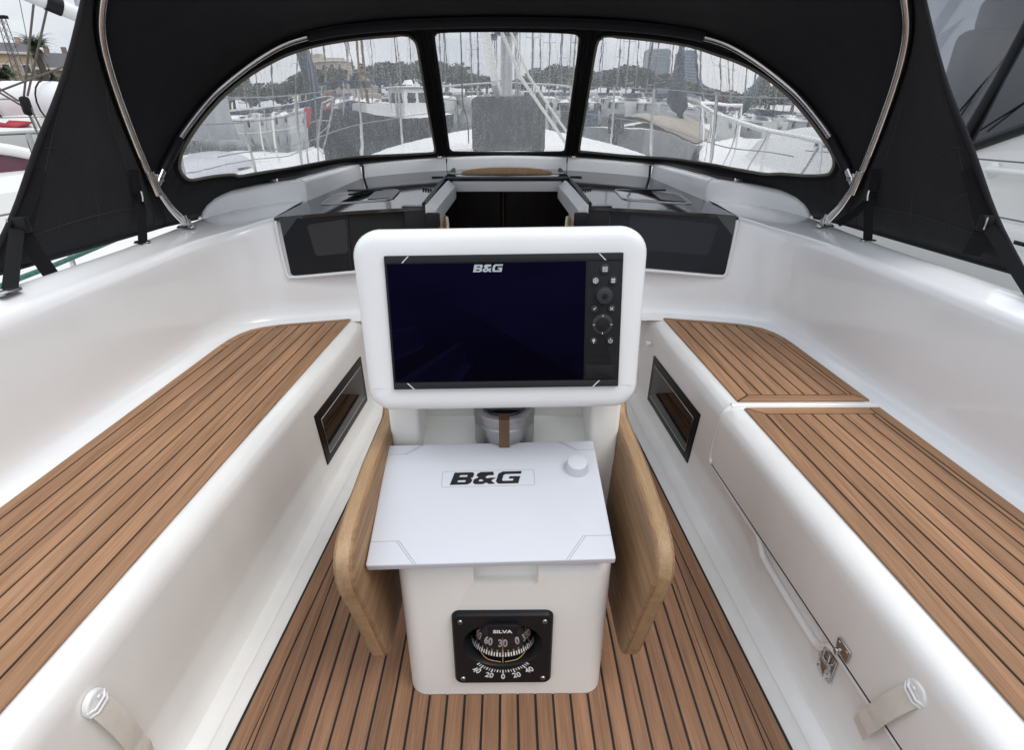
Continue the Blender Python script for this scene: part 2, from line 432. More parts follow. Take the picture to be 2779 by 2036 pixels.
    # tinted port in the riser
    yv = Vector((s * -.0497, 1, 0)).normalized(); zv = Vector((0, 0, 1)); nv = yv.cross(zv) * (-1)
    if nv.x * s > 0: nv = -nv
    def rm(y, z, off=0.): return Matrix.Translation(Vector((s * Xr(y), y, z)) + nv * off) @ Matrix((( yv.x, zv.x, nv.x, 0), (yv.y, zv.y, nv.y, 0), (yv.z, zv.z, nv.z, 0), (0, 0, 0, 1)))
    M0 = rm(1.70, .165)
    ol = [(-.245, .102), (-.212, -.097), (.245, -.105), (.232, .09)]
    ol = ccw(ol)
    wn_ = plate('port_window', ol, -.002, .004, brownf, t, bev=.002, mtx=M0)
    inn = shrink(ol, .030)
    plate('pane', inn, .003, .0052, portp, wn_, mtx=M0)
    b = bmesh.new()
    P3 = [M0 @ Vector((x, y, .0054)) for x, y in inn]
    tube_bm(b, P3, .0011, 6, closed=True)
    bobj('seal', b, lightgrey, wn_)
    return t, rm

brownf = mat('smoked_acrylic_frame', (.012, .010, .009), .38, spec=.10)
portp = mat('port_pane', (.008, .006, .005), .05, spec=.28)
bench_l, rmL = make_bench(-1, 'long white bench with unbroken teak slats and rounded forward end')
bench_r, rmR = make_bench(1, 'white bench split by a locker lid, with latch below its teak slats')

# finger hook beside the starboard port
b = bmesh.new(); M = rmR(1.98, .285, .004); cyl_bm(b, .009, .007, 0, .012, 12, M); box_bm(b, (0, 0, .014), (.006, .02, .01), .002, M)
bobj('hook', b, white, bench_r)

# lid latch: keeper on the lid and over-centre toggle on the riser
def latch(rm, parent):
    M = rm(.692, .206, .0085)
    k = plate('latch_keeper', rrect(.036, .030, .004), 0, .003, steel, parent, bev=.001, mtx=M)
    b = bmesh.new(); box_bm(b, (.008, -.013, .005), (.010, .014, .008), .002, M)
    for x, y in ((-.011, .008), (.011, .008)): cyl_bm(b, .0035, .003, .002, .0045, 10, M @ Matrix.Translation((x, y, 0)))
    bobj('hook', b, steel, k)
    M = rm(.722, .128, .002)
    k = plate('latch', rrect(.044, .062, .004), 0, .003, steel, parent, bev=.001, mtx=M)
    b = bmesh.new()
    box_bm(b, (0, -.008, .006), (.018, .036, .003), .001, M @ Matrix.Rotation(R(-4), 4, 'X'))
    for x in (-.013, .013): box_bm(b, (x, .004, .005), (.003, .022, .006), .001, M)
    tube_bm(b, [M @ Vector(p) for p in ((-.016, .010, .007), (.016, .010, .007))], .0035, 10)
    tube_bm(b, [M @ Vector(p) for p in ((-.008, .012, .007), (-.008, .036, .008))], .0022, 8)
    tube_bm(b, [M @ Vector(p) for p in ((.008, .012, .007), (.008, .036, .008))], .0022, 8)
    for x, y in ((-.016, .025), (.016, .025), (-.016, -.025), (.016, -.025)): cyl_bm(b, .0035, .003, .002, .0048, 10, M @ Matrix.Translation((x, y, 0)))
    bobj('toggle', b, steel, k)
latch(rmR, bench_r)

cream = mat('cream_webbing', (.74, .70, .63), .85, var=.12, vscale=25, bump=.6, bscale=900)
def strap(rm, parent, y0, z0, y1, z1, tail=True):
    """webbing strap from a moulded clasp down to a sewn end"""
    rows = []; n = 14; w_ = .017
    a = Vector((y0, z0)); b_ = Vector((y1, z1)); d = (b_ - a); L_ = d.length; d.normalize(); pn = Vector((-d.y, d.x))
    for i in range(n + 1):
        t = i / n; c = a + d * L_ * t; h = .005 + .013 * math.sin(math.pi * min(1, t * 1.05)) ** .8 + (.004 if t > .72 else 0)
        r_ = []
        for q, hh in ((-1, 0), (1, 0), (1, .0028 + (.0025 if t > .74 else 0)), (-1, .0028 + (.0025 if t > .74 else 0))):
            p = c + pn * w_ * q
            m_ = rm(p.x, p.y, h + hh)
            r_.append(m_.translation.copy())
        rows.append(r_)
    st = loft('strap', rows, cream, parent, closed=True, caps=True, sharp=40)
    M = rm(y0, z0, .001)
    ang = math.atan2(d.y, d.x)
    ol = [(.022 * math.cos(a_), .020 * math.sin(a_)) for a_ in (2 * math.pi * i / 28 for i in range(28))]
    MM = M @ Matrix.Rotation(ang, 4, 'Z')
    c = plate('clasp', ol, 0, .009, white, st, bev=.004, seg=4, mtx=MM)
    b = bmesh.new()
    for x in (-.004, .006): tube_bm(b, [MM @ Vector(p) for p in ((x, -.019, .006), (x + .002, -.010, .0125), (x + .002, .010, .0125), (x, .019, .006))], .0022, 8)
    cyl_bm(b, .003, .0025, .012, .0145, 10, MM @ Matrix.Translation((-.012, .004, 0)))
    bobj('bar', b, white, st)
    return st
strap(rmR, bench_r, .548, .294, .603, .118)
strap(rmL, bench_l, .545, .292, .572, .095)

# ---- coamings: one swept moulding each side, rounding into the bulkhead
def section(Q, T, E, s, tail=True):
    Q = Vector(Q); T3 = Vector(T); E3 = Vector(E)
    n = (T3.xy - Q.xy); d = n.length; n.normalize(); zT = T3.z
    def at(o, z): return Vector((Q.x + n.x * o, Q.y + n.y * o, z))
    P = [at(-.012, .3674), at(0, .3676), at(.030, .3678), at(.046, .372), at(.056, .382), at(.0625, .398)]
    a, b_ = .0625, d - .013
    for g, h in ((.10, .15), (.20, .32), (.34, .47), (.52, .62), (.76, .82), (.92, .93)):
        P.append(at(lerp(a, b_, g), lerp(.398, zT - .032, h)))
    P += [at(d - .012, zT - .030), at(d - .0075, zT - .016), at(d + .001, zT - .006), at(d + .012, zT - .001)]
    T2 = at(d + .02, zT + .0005)
    for t_, dz in ((0, 0), (.33, .0), (.66, .001), (1, 0)):
        p = T2.lerp(E3, t_); p.z += dz; P.append(p)
    return [Vector((s * p.x, p.y, p.z)) for p in P]
def outer(P, s, n=(1, 0), full=1.):
    E3 = P[-1]; o = []
    for a, dz in ((.012, -.001), (.024, -.006), (.034, -.018), (.042, -.05), (.05, -.12), (.06, -.150), (.09, -.162), (.42, -.175)):
        o.append(Vector((E3.x + s * n[0] * a, E3.y + n[1] * a, E3.z + dz)))
    return P + o
def make_coaming(s, label):
    rows = []
    for y in (YA, -.4, 0, .3, .6, .9, 1.2, 1.4, 1.58, 1.7):
        rows.append(outer(section((Xout(y), y, 0), (Xout(y) + .092, y + .0, .70), (Xout(y) + .172 - .03 * max(0, .9 - y) * 0, y, .719), s), s))
    for Q, T, E, nn in (((.985, 1.79), (1.068, 1.815, .7005), (1.165, 1.86, .7195), (1, .0)),
                        ((.968, 1.862), (1.045, 1.915, .7025), (1.168, 2.02, .7205), (1, .1)),
                        ((.940, 1.912), (1.006, 1.992, .708), (1.172, 2.19, .7215), (.95, .3)),
                        ((.902, 1.946), (.957, 2.044, .7175), (1.08, 2.285, .742), (.6, .8)),
                        ((.866, 1.962), (.908, 2.078, .7315), (.955, 2.345, .758), (.3, .95)),
                        ((.832, 1.973), (.858, 2.094, .744), (.842, 2.385, .764), (.1, 1))):
        rows.append(outer(section(Q, T, E, s), s, nn))
    o = loft('coaming', rows, gel, sharp=50)
    return tag(o, label, kind='structure')
make_coaming(-1, 'smooth white coaming and backrest behind the unbroken bench')
make_coaming(1, 'smooth white coaming and backrest behind the bench with the locker')

# ================================================================== BULKHEAD AND CABIN ROOF
def roofz(x, y): return .79 + .055 * (y - 2.1) - .042 * (x / .85) ** 2
smoke = mat('smoked_glass', (.012, .012, .0145), .10, spec=.16, var=.15, vscale=12)
smoke2 = mat('smoked_glass_blue', (.013, .016, .022), .10, spec=.18, var=.12, vscale=12)
blind = mat('blind_behind_glass', (.040, .039, .042), .3, spec=.2, var=.1, vscale=60, bump=.1, bscale=400)
blind2 = mat('blind_behind_blue_glass', (.026, .030, .037), .22, spec=.2, var=.1, vscale=60)
void = mat('painted_interior_dark', (.006, .005, .005), .7)  # painted black for the unlit space inside the cabin
mahog = mat('dark_mahogany', (.045, .020, .011), .35, var=.4, vscale=5, stretch=(8, 8, .8))
greygel = mat('grey_gelcoat', (.60, .61, .62), .35, var=.05, vscale=8)

bulk = thing('cabin_bulkhead', 'white cabin bulkhead with dark tinted windows either side of the hatchway', 'bulkhead', loc=(0, 2.09, 0))
bulk.location = (0, 0, 0)
for s in (-1, 1):
    rows = []
    for x, qy in ((.832, 1.973), (.78, 1.987), (.70, 2.006), (.604, 2.026), (.50, 2.03), (.40, 2.03), (.292, 2.03)):
        ty = 2.094 + .044 * min(1, (.832 - x) / .30)
        k = .858 / .832 if x > .8 else 1
        rows.append(section((x, qy), (x * (k if x > .8 else 1), ty, roofz(x, 2.1) - .006), (x, ty + .03, roofz(x, 2.1) - .014), s))
    loft('wall', rows, gel, bulk, sharp=50)
box('lower_wall', (0, 2.105, .19), (1.30, .03, .40), gelw, bulk, bev=.004)

def atY(x, z, y): k = y / 2.1; return Vector((x * k, y, 1.1 - (1.1 - z) * k))
WA, WB, WCz = None, -.080, .146      # glass plane y = WA + WB*|x| + WCz*z
WA = 2.042 - WB * .84 - WCz * .53
def onglass(x, z, lift):
    t = (WA - lift + WCz * 1.1) / (2.1 - WB * abs(x) - WCz * (z - 1.1)); return Vector((x * t, 2.1 * t, 1.1 + (z - 1.1) * t))
def wy(x, z):      # face of the window glass
    t = max(0, min(1, (.85 - abs(x)) / .47)); h = max(0, min(1, (z - .53) / .22))
    return lerp(lerp(2.042, 2.078, t), lerp(2.074, 2.090, t), h)
def pane(name, pl, m, parent, lift=0., th=.006):
    f = [onglass(x, z, lift) for x, z in pl]; bk = [p + Vector((0, th, 0)) for p in f]
    n = len(pl)
    return mesh(name, f + bk, [tuple(range(n))] + [tuple(range(2 * n - 1, n - 1, -1))] + [(i, (i + 1) % n, n + (i + 1) % n, n + i) for i in range(n)], m, parent, smooth=False)
def rnd(pl, r=.02, n=4):
    o = []
    for i in range(len(pl)):
        p, q, s_ = Vector(pl[i - 1]), Vector(pl[i]), Vector(pl[(i + 1) % len(pl)])
        a = q + (p - q).normalized() * r; c = q + (s_ - q).normalized() * r
        for k in range(n + 1):
            t = k / n; o.append(tuple(a * (1 - t) ** 2 + q * 2 * t * (1 - t) + c * t * t))
    return o
# port side: fixed pane with a blind behind it, then a black sheet for the shade in the open sliding half
wl = pane('window', [(-.843, .746), (-.835, .532), (-.826, .525), (-.602, .543), (-.592, .764)], smoke, bulk)
pane('blind', rnd([(-.745, .716), (-.728, .600), (-.604, .612), (-.596, .738)], .012), blind, wl, .0012, .001)
pane('corner_panel', [(-.843, .745), (-.839, .672), (-.765, .753)], gloss, wl, .0012, .001)
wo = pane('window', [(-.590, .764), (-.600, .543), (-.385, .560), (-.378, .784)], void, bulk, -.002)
tag(wo, 'black sheet standing for the dark open half of the port window')
pane('frame_edge', [(-.5935, .7645), (-.6035, .543), (-.5975, .5435), (-.5875, .765)], blacks, wo, .003, .01)
wr = pane('window', [(.384, .784), (.390, .565), (.838, .524), (.847, .532), (.852, .748)], smoke2, bulk)
pane('blind', rnd([(.455, .752), (.460, .625), (.770, .600), (.790, .716)], .014), blind2, wr, .0012, .001)
pane('corner_panel', [(.775, .752), (.851, .6735), (.8515, .747)], gloss, wr, .0012, .001)
for s in (-1, 1):
    P = [(.853, .735), (.852, .66), (.847, .56), (.8445, .5315), (.836, .5205), (.80, .5215), (.60, .540), (.50, .548), (.39, .556)]
    tube('window_rim', [Vector((s * v.x, v.y, v.z)) for v in (onglass(x + .006, z - .003, -.003) for x, z in P)], .0065, gel, bulk, n=10)
    # dark corner block and louvred vent by the hatchway
    bx = .325
    box('corner_block', (s * bx, 2.104, .738), (.108, .04, .076), blacks, bulk, bev=.006)
    b = bmesh.new()
    for i in range(6): box_bm(b, (s * bx, 2.088, .690 - i * .022), (.10, .022, .014), .003)
    bobj('vent_louvre', b, white, bulk); bulk.children[-1]['kind'] = 'stuff'

roof = thing('cabin_roof', 'glossy black cabin roof inside a low white splash rail', 'cabin roof')
for s in (-1, 1):
    rows_t, rows_b = [], []
    for i in range(15):
        t = i / 14
        yi = lerp(2.078, 2.944, t)
        if t < .36: xo, yo = lerp(.853, .815, t / .36), lerp(2.078, 2.375, t / .36)
        else: xo, yo = lerp(.815, .705, (t - .36) / .64), lerp(2.375, 2.868, (t - .36) / .64)
        r_ = []
        for j in range(9):
            a = j / 8; x = lerp(.285, xo, a); y = lerp(yi, yo, a)
            r_.append(Vector((s * x, y, roofz(x, y))))
        rows_t.append(r_)
    n = 9
    b = bmesh.new()
    T = [[b.verts.new(p) for p in r_] for r_ in rows_t]; B = [[b.verts.new(p - Vector((0, -.002, .012))) for p in r_] for r_ in rows_t]
    for i in range(14):
        for j in range(8):
            b.faces.new((T[i][j], T[i][j + 1], T[i + 1][j + 1], T[i + 1][j])); b.faces.new((B[i][j], B[i + 1][j], B[i + 1][j + 1], B[i][j + 1]))
    for j in range(8): b.faces.new((T[0][j], B[0][j], B[0][j + 1], T[0][j + 1])); b.faces.new((T[14][j], T[14][j + 1], B[14][j + 1], B[14][j]))
    for i in range(14): b.faces.new((T[i][0], T[i + 1][0], B[i + 1][0], B[i][0])); b.faces.new((T[i][8], B[i][8], B[i + 1][8], T[i + 1][8]))
    bobj('roof_panel', b, roofp, roof)
    # flush hatch
    def rp_(x, y, dz=0.): return Vector((s * x, y, roofz(x, y) + dz))
    ol = [(x + .592, y + 2.345) for x, y in rrect(.275, .215, .035)]
    hf = mesh('roof_hatch', [rp_(x, y, .004) for x, y in ol], [tuple(range(len(ol)))], gloss, roof, smooth=False)
    tube('hatch_frame', [rp_(x, y, .0005) for x, y in ol], .0042, alu, hf, closed=True, n=8)
    tube('hatch_trim', [rp_(x, y, .0020) for x, y in shrink(ol, .008)], .0022, blackp, hf, closed=True, n=6)
    box('hatch_hinge', (s * .60, 2.453, roofz(.6, 2.453) + .007), (.15, .008, .007), blackp, hf, bev=.002)
    bl = [(x * .5 + .50 + (.16 if s > 0 else .0) , y * .84 + 2.345) for x, y in rrect(.21, .195, .02)]
    mesh('hatch_blind', [rp_(x, y, .0052) for x, y in bl], [tuple(range(len(bl)))], blind, hf, smooth=False)
    # small rope slot and hatch-track details
    sl_ = [(x + .324, y + 2.735) for x, y in rrect(.056, .020, .0095)]
    plate('rope_slot', [(s * x, y) for x, y in sl_][::(1 if s > 0 else -1)], roofz(.32, 2.735) + .0005, roofz(.32, 2.735) + .004, blackp, roof)
    b = bmesh.new()
    for i in range(4): box_bm(b, (s * (.315 + .012 * i), 2.40 + .012 * i, roofz(.33, 2.4) + .005), (.006, .03, .009), .002)
    bobj('rope_clutch', b, blackp, roof); roof.children[-1]['kind'] = 'stuff'
    # step at the companionway end of the panel
    box('step_edge', (s * .335, 2.098, roofz(.33, 2.1) + .0005), (.098, .035, .006), roofp, roof, bev=.002)

# splash rail round the roof, in butted lengths, and the rounded bolster ends
def rail(name, base, parent, m=gel):
    rows = []
    P = [Vector(p[:3]) for p in base]
    for i, p in enumerate(P):
        h = base[i][3]
        t = (P[min(i + 1, len(P) - 1)] - P[max(i - 1, 0)]); n = Vector((t.y, -t.x, 0)).normalized()
        if n.dot(Vector((p.x, p.y - 2.2, 0))) < 0: n = -n
        w_ = base[i][4] if len(base[i]) > 4 else 1.
        rows.append([p + n * (a * w_) + Vector((0, 0, z)) for a, z in ((-.003, -.012), (.002, h * .3), (.005, h - .016), (.008, h - .007), (.014, h - .002), (.022, h), (.045, h + .002), (.056, h - .006), (.062, h - .03), (.068, -.05))])
    return loft(name, rows, m, parent, caps=True, sharp=38)
def mir(L_): return [(-p[0],) + tuple(p[1:]) for p in reversed(L_)]
def B(x, y, h, w_=1.): return (x, y, roofz(x, y), h, w_)
def fy(x): return 2.95 - .085 * (abs(x) / .71) ** 2
rail('splash_rail', [B(x, fy(x), .060) for x in (-.298, -.15, 0, .15, .298)], roof)
for s in (-1, 1):
    box('rail_joint', (s * .2997, fy(.3) + .032, roofz(.3, 2.93) + .022), (.006, .056, .064), caulk, roof)
    box('rail_joint', (s * .7010, 2.862 + .026, roofz(.7, 2.86) + .022), (.010, .050, .066), caulk, roof)
for s in (-1, 1):
    r1 = [B(x, fy(x), .060) for x in (.3012, .42, .55, .698)]
    r2 = [B(.7055, 2.862, .064), B(.72, 2.80, .067), B(.76, 2.62, .075), B(.805, 2.42, .080), B(.822, 2.385, .080)]
    r3 = [(.828, 2.385, .766, .080, 1.1), (.90, 2.368, .762, .078, 1.3), (1.0, 2.330, .755, .072, 1.5), (1.09, 2.290, .742, .070, 1.6), (1.145, 2.262, .730, .062, 1.5), (1.172, 2.245, .724, .046, 1.3), (1.188, 2.235, .720, .022, 1.), (1.194, 2.23, .718, .004, .6)]
    if s < 0: r1, r2, r3 = mir(r1), mir(r2), mir(r3)
    rail('splash_rail', r1, roof); rail('splash_rail', r2, roof); rail('bolster', r3, roof)

# companionway
comp = thing('companionway', 'dark open companionway with grey frame and curved wooden hatch handle', 'companionway')
for s in (-1, 1):
    rows = []
    for y, x in ((2.06, .2745), (2.30, .260), (2.56, .243)):
        z = roofz(.27, y)
        rows.append([Vector((s * (x + dx), y, z + dz)) for dx, dz in ((.020, -.02), (.020, .010), (.012, .013), (.004, .006), (-.010, -.006), (-.016, -.010), (-.018, -.035), (-.018, -.062), (.020, -.062))])
    loft('side_frame', rows, greygel, comp, closed=True, caps=True, sharp=30)
    tube('track_rail', [(s * (.300 + .0), 2.075, roofz(.3, 2.08) + .010), (s * .290, 2.40, roofz(.3, 2.4) + .010), (s * .262, 2.90, roofz(.27, 2.9) + .008)], .009, blackp, comp, n=8)
    box('rail_end', (s * .268, 2.052, .742), (.050, .020, .052), blackp, comp, bev=.005)
    tube('grab_rail', cr([(s * .236, 2.10, .60), (s * .230, 2.115, .66), (s * .226, 2.14, .70), (s * .232, 2.18, .73)], 5), .006, mat('cream_rail', (.6, .52, .40), .4), comp)
    box('door_cheek', (s * .249, 2.17, .62), (.012, .16, .22), oakz, comp, bev=.002)
rows = []
box('header', (0, 2.60, .796), (.49, .03, .048), greygel, comp, bev=.006)
box('hatch_track', (0, 2.60, .826), (.53, .05, .012), blackp, comp, bev=.003)
box('sliding_hatch', (0, 2.74, .832), (.545, .34, .014), roofp, comp, bev=.004)
ol = [(-.205, 0), (.205, 0)] + [(.205 * math.cos(R(a)) * 1.0, .010 + .022 * math.sin(R(a))) for a in range(0, 181, 12)]
Mh = Matrix(((1, 0, 0, 0), (0, 0, -1, 2.66), (0, 1, 0, .838), (0, 0, 0, 1)))
plate('hatch_handle', ol, -.012, .012, oakz, comp, bev=.004, mtx=Mh)
# saloon below, panelled in dark wood
for n_, c, s_ in (('cabin_panel', (0, 3.6, .0), (1.6, .03, 1.5)), ('cabin_panel', (-.62, 2.9, .0), (.03, 1.5, 1.5)), ('cabin_panel', (.62, 2.9, .0), (.03, 1.5, 1.5)), ('cabin_sole', (0, 2.9, -.8), (1.6, 1.6, .03))):
    box(n_, c, s_, mahog, comp)
tube('grab_post', [(-.02, 2.95, -.78), (-.02, 2.95, .78)], .014, mahog, comp)
box('cabin_ceiling', (0, 3.1, .772), (1.3, .98, .01), void, comp)

# ================================================================== COCKPIT TABLE, PLOTTER, COMPASS
tbl = thing('cockpit_table', 'white cockpit pedestal table with two folded oak leaves', 'table', loc=(0, .95, 0))
tbl.location = (0, 0, 0)
ped = mat('pedestal_gelcoat', (.80, .785, .75), .28, var=.04, vscale=6, bump=.02, bscale=12)
CXP = -.0065
# lower body: rounded box, sloping top under the plotter cover
def ring(hw, y0, y1, z, r, zf=None, n=6):
    ol = []
    for cx_, cy_, a0 in ((hw - r, y1 - r, 0), (-hw + r, y1 - r, 90), (-hw + r, y0 + r, 180), (hw - r, y0 + r, 270)):
        for i in range(n + 1):
            a = R(a0 + 90 * i / n); x, y = cx_ + r * math.cos(a), cy_ + r * math.sin(a)
            ol.append(Vector((CXP + x, y, z if zf is None else zf(y))))
    return ol
slope = lambda y: .352 + (y - .75) * .253
rows = [ring(.198, .750, 1.16, .001, .035), ring(.1985, .750, 1.16, .10, .035), ring(.199, .750, 1.16, 0, .034, lambda y: slope(y) - .022), ring(.197, .752, 1.158, 0, .034, lambda y: slope(y) - .010),
        ring(.192, .757, 1.153, 0, .032, lambda y: slope(y) - .002), ring(.184, .765, 1.145, 0, .03, slope)]
body = loft('body', rows, ped, tbl, closed=True, caps=True, sharp=60)
# finger notch under the cover, cut as a real recess
nb = bmesh.new()
box_bm(nb, (CXP + .002, .752, .352), (.118, .050, .080), .012, seg=3)
cut = bobj('notch_cutter', nb, None)
cb = bmesh.new(); cyl_bm(cb, 1, 1, -.06, .02, 48, Matrix.Translation((-.0115, .7495, .151 + .010)) @ Matrix.Rotation(R(90), 4, 'X') @ Matrix.Diagonal((.081, .069, 1, 1)))
cut2 = bobj('bowl_cutter', cb, None)
md = body.modifiers.new('bowl', 'BOOLEAN'); md.object = cut2; md.operation = 'DIFFERENCE'; md.solver = 'EXACT'
md = body.modifiers.new('notch', 'BOOLEAN'); md.object = cut; md.operation = 'DIFFERENCE'; md.solver = 'EXACT'
dg = bpy.context.evaluated_depsgraph_get()
me2 = bpy.data.meshes.new_from_object(body.evaluated_get(dg)); body.modifiers.clear(); body.data = me2
me2.polygons.foreach_set('use_smooth', [True] * len(me2.polygons)); me2.set_sharp_from_angle(angle=R(40))
if not me2.materials: me2.materials.append(ped)
bpy.data.objects.remove(cut); bpy.data.objects.remove(cut2)
# upper cheeks and back wall of the instrument well
for s in (-1, 1):
    b = bmesh.new(); box_bm(b, (CXP + s * .2145, 1.105, .305), (.064, .17, .608), .010, seg=3); bobj('cheek', b, ped, tbl)
box('well_back', (CXP, 1.150, .50), (.40, .03, .22), ped, tbl, bev=.004)

# oak leaves, hanging
def leaf(s):
    xt, xb = .282, .262
    out = [(1.135, .525), (1.085, .482), (.90, .476), (.765, .470), (.715, .462), (.683, .445), (.668, .415), (.672, .375), (.690, .320), (.735, .150), (.745, .128), (.765, .116), (.79, .114), (1.06, .116), (1.13, .13)]
    out = [tuple(p) for p in rnd(out, .010, 2)]
    th, bv = .034, .007
    def pt(y, z, d): x = lerp(xb, xt, (z - .1) / .37) - .012 * max(0, (y - .95)) * 3; return Vector((CXP + s * (x + d), y, z))
    o2 = ccw(out); ins = shrink(o2, bv * .35); ins2 = shrink(o2, bv)
    rows = [[pt(y, z, -th) for y, z in ins2], [pt(y, z, -th + bv * .3) for y, z in ins], [pt(y, z, -th + bv) for y, z in o2], [pt(y, z, -bv) for y, z in o2], [pt(y, z, -bv * .3) for y, z in ins], [pt(y, z, 0) for y, z in ins2]]
    lf = loft('leaf', rows, oak, tbl, closed=True, caps=True, sharp=45)
    e0 = shrink(o2, -.0009)
    loft('edge_lipping', [[pt(y, z, -th + bv * .9) for y, z in o2], [pt(y, z, -th + bv * 1.05) for y, z in e0], [pt(y, z, -bv * 1.05) for y, z in e0], [pt(y, z, -bv * .9) for y, z in o2]], oakz, lf, closed=True, sharp=45)
    return lf
lL = leaf(-1); lR = leaf(1)

# aluminium canister in the well
can = thing('metal_canister', 'brushed aluminium canister with dark lens and brown strap below the plotter pod', 'canister', loc=(CXP - .001, 1.03, .0))
can.location = (0, 0, 0)
M = Matrix.Translation((CXP - .001, 1.056, .022))
prof = [(.063, .415), (.0655, .42), (.0655, .470), (.063, .473), (.063, .476), (.0665, .479), (.0665, .492), (.0645, .499), (.060, .503), (.054, .503), (.050, .498), (.046, .494)]
n = 40
loft('canister_body', [[M @ Vector((r_ * math.cos(2 * math.pi * i / n), r_ * math.sin(2 * math.pi * i / n), z)) for i in range(n)] for r_, z in prof], alu, can, closed=True, caps=True, sharp=30)
cyl('lens', .0455, .040, .4945, .4985, gloss, can, 32, M, bev=.003)
b = bmesh.new()
tubep = [Vector((0, -.0685, .41)), Vector((0, -.0690, .45)), Vector((0, -.0695, .485)), Vector((0, -.066, .502)), Vector((0, -.05, .507))]
rows = [[M @ (p + Vector((x, dy, 0))) for x, dy in ((-.011, .0), (.011, 0), (.011, -.0022), (-.011, -.0022))] for p in tubep]
loft('strap', rows, mat('brown_leather', (.16, .085, .045), .5, var=.3, vscale=20), can, closed=True, caps=True)

# plotter pod: leans back 9.4 degrees, rolled a touch
tilt = math.atan2(.04, .242)
PM = Matrix.Translation((CXP - .0045, .948, .748)) @ Matrix.Rotation(R(-.75), 4, 'Y') @ Matrix.Rotation(R(90) - tilt, 4, 'X')
# local frame: x right, y up the face, z towards the viewer
pod = thing('instrument_pod', 'white rounded instrument pod holding the chart plotter', 'instrument pod')
podm = mat('pod_gelcoat', (.80, .81, .82), .26, var=.06, vscale=4, bump=.02, bscale=14)
def podring(k, z, bow=0.): 
    o = []
    for x, y in rrect(.520 * 1 - 2 * k, .336 - 2 * k, max(.012, .046 - k), 8):
        yy = y + (.0075 * (1 - (x / .26) ** 2) * (1 if y > 0 else .0)) ; xx = x * (1 + .018 * (y / .168)) 
        o.append(PM @ Vector((xx, yy, z)))
    return o
rows = [podring(.06, -.115), podring(.03, -.11), podring(.010, -.09), podring(.002, -.055), podring(0, -.035), podring(.0015, -.016), podring(.006, -.007), podring(.013, -.002), podring(.022, 0), podring(.034, .0008)]
loft('housing', rows, podm, pod, closed=True, caps=True, sharp=60)
b = bmesh.new(); box_bm(b, (CXP, 1.0, .0), (.02, .02, .02))
b.free()
for x in (-.09, .09): 
    tube('mounting_stalk', [PM @ Vector((x * 1.6, -.14, -.08)), Vector((CXP + x * 1.9, 1.085, .60))], .022, ped, pod, n=14)
# scuffed lower lip seam
tube('lip_seam', [PM @ Vector((x, -.118 - .002 * abs(x), .0006)) for x in (-.245, -.12, 0, .12, .245)], .0004, lightgrey, pod, n=4)

plo = thing('chart_plotter', 'black chart plotter with blank screen and a column of round keys', 'chart plotter')
QM = PM @ Matrix.Translation((.0065, .0035, 0))
W_, H_ = .420, .245
def qplate(name, cx_, cy_, w_, h_, r, z0, z1, m, parent, bev=.001, seg=2): return plate(name, [(x + cx_, y + cy_) for x, y in rrect(w_, h_, r, 4)], z0, z1, m, parent, bev=bev, mtx=QM, seg=seg)
qplate('bezel', 0, 0, W_, H_, .002, -.002, .006, blackp, plo, .0012)
for y in (H_ / 2 - .0065, -H_ / 2 + .0065): qplate('bezel_bar', 0, y, W_ - .001, .0125, .001, .006, .0078, blacks, plo, .0008)
screen = mat('plotter_screen', (.0014, .0012, .0040), .04, spec=.10)
screen.node_tree.nodes['Principled BSDF'].inputs['Specular Tint'].default_value = (.22, .20, 1.0, 1)      # blue anti-glare coating
qplate('screen', -.0305, 0, .350, .2165, .001, .0055, .0066, screen, plo, .0003)
qplate('keypad', .1755, 0, .058, .2165, .001, .0055, .0068, blackp, plo, .0004)
corner = mat('bezel_white_mark', (.75, .75, .75), .4)
for x, y, a in ((-.1725, H_ / 2 - .0065, 1), (.1725, H_ / 2 - .0065, -1), (-.1775, -H_ / 2 + .0065, -1), (.168, -H_ / 2 + .0065, 1)):
    d = .0058
    b = bmesh.new(); plate_bm(b, ccw([(x - d * a - .0010, y - d), (x - d * a + .0012, y - d), (x + d * a + .0012, y + d), (x + d * a - .0010, y + d)]), .0076, .0083, 0, QM); bobj('corner_mark', b, corner, plo)
icon = mat('key_icon', (.62, .62, .62), .5)
keym = mat('rubber_key', (.020, .020, .022), .55)
def key(name, x, y, r, h=.0035):
    return cyl(name, r, r * .94, .0066, .0066 + h, keym, plo, 24, QM @ Matrix.Translation((x, y, 0)), bev=.001)
kz = .0103
def ic(parent, fn):
    b = bmesh.new(); fn(b); return bobj('icon', b, icon, parent, smooth=False)
def sq(b, x, y, w_, h_, rot=0.): box_bm(b, (0, 0, kz), (w_, h_, .0006), 0, QM @ Matrix.Translation((x, y, 0)) @ Matrix.Rotation(rot, 4, 'Z'))
k = key('button', .1775, .0945, .0092); ic(k, lambda b: [sq(b, .1775 + i * .0031, .0945 + j * .0031, .0022, .0022) for i in (-1, 0, 1) for j in (-1, 0, 1)])
k = key('button', .1615, .0745, .0078)
def wheel(b):
    M = QM @ Matrix.Translation((.1615, .0745, kz))
    tube_bm(b, [M @ Vector((.0042 * math.cos(a), .0042 * math.sin(a), 0)) for a in (2 * math.pi * i / 20 for i in range(20))], .0006, 4, closed=True)
    for a in range(3): sq(b, .1615, .0745, .0078, .0009, R(60 * a + 30))
ic(k, wheel)
k = key('button', .1925, .0745, .0078); ic(k, lambda b: [sq(b, .1925, .0745 + j * .0028, .0070, .0017) for j in (-1, 0, 1)])
dl = cyl('rotary_dial', .0168, .0150, .0066, .0175, keym, plo, 36, QM @ Matrix.Translation((.1775, .0480, 0)), bev=.003)
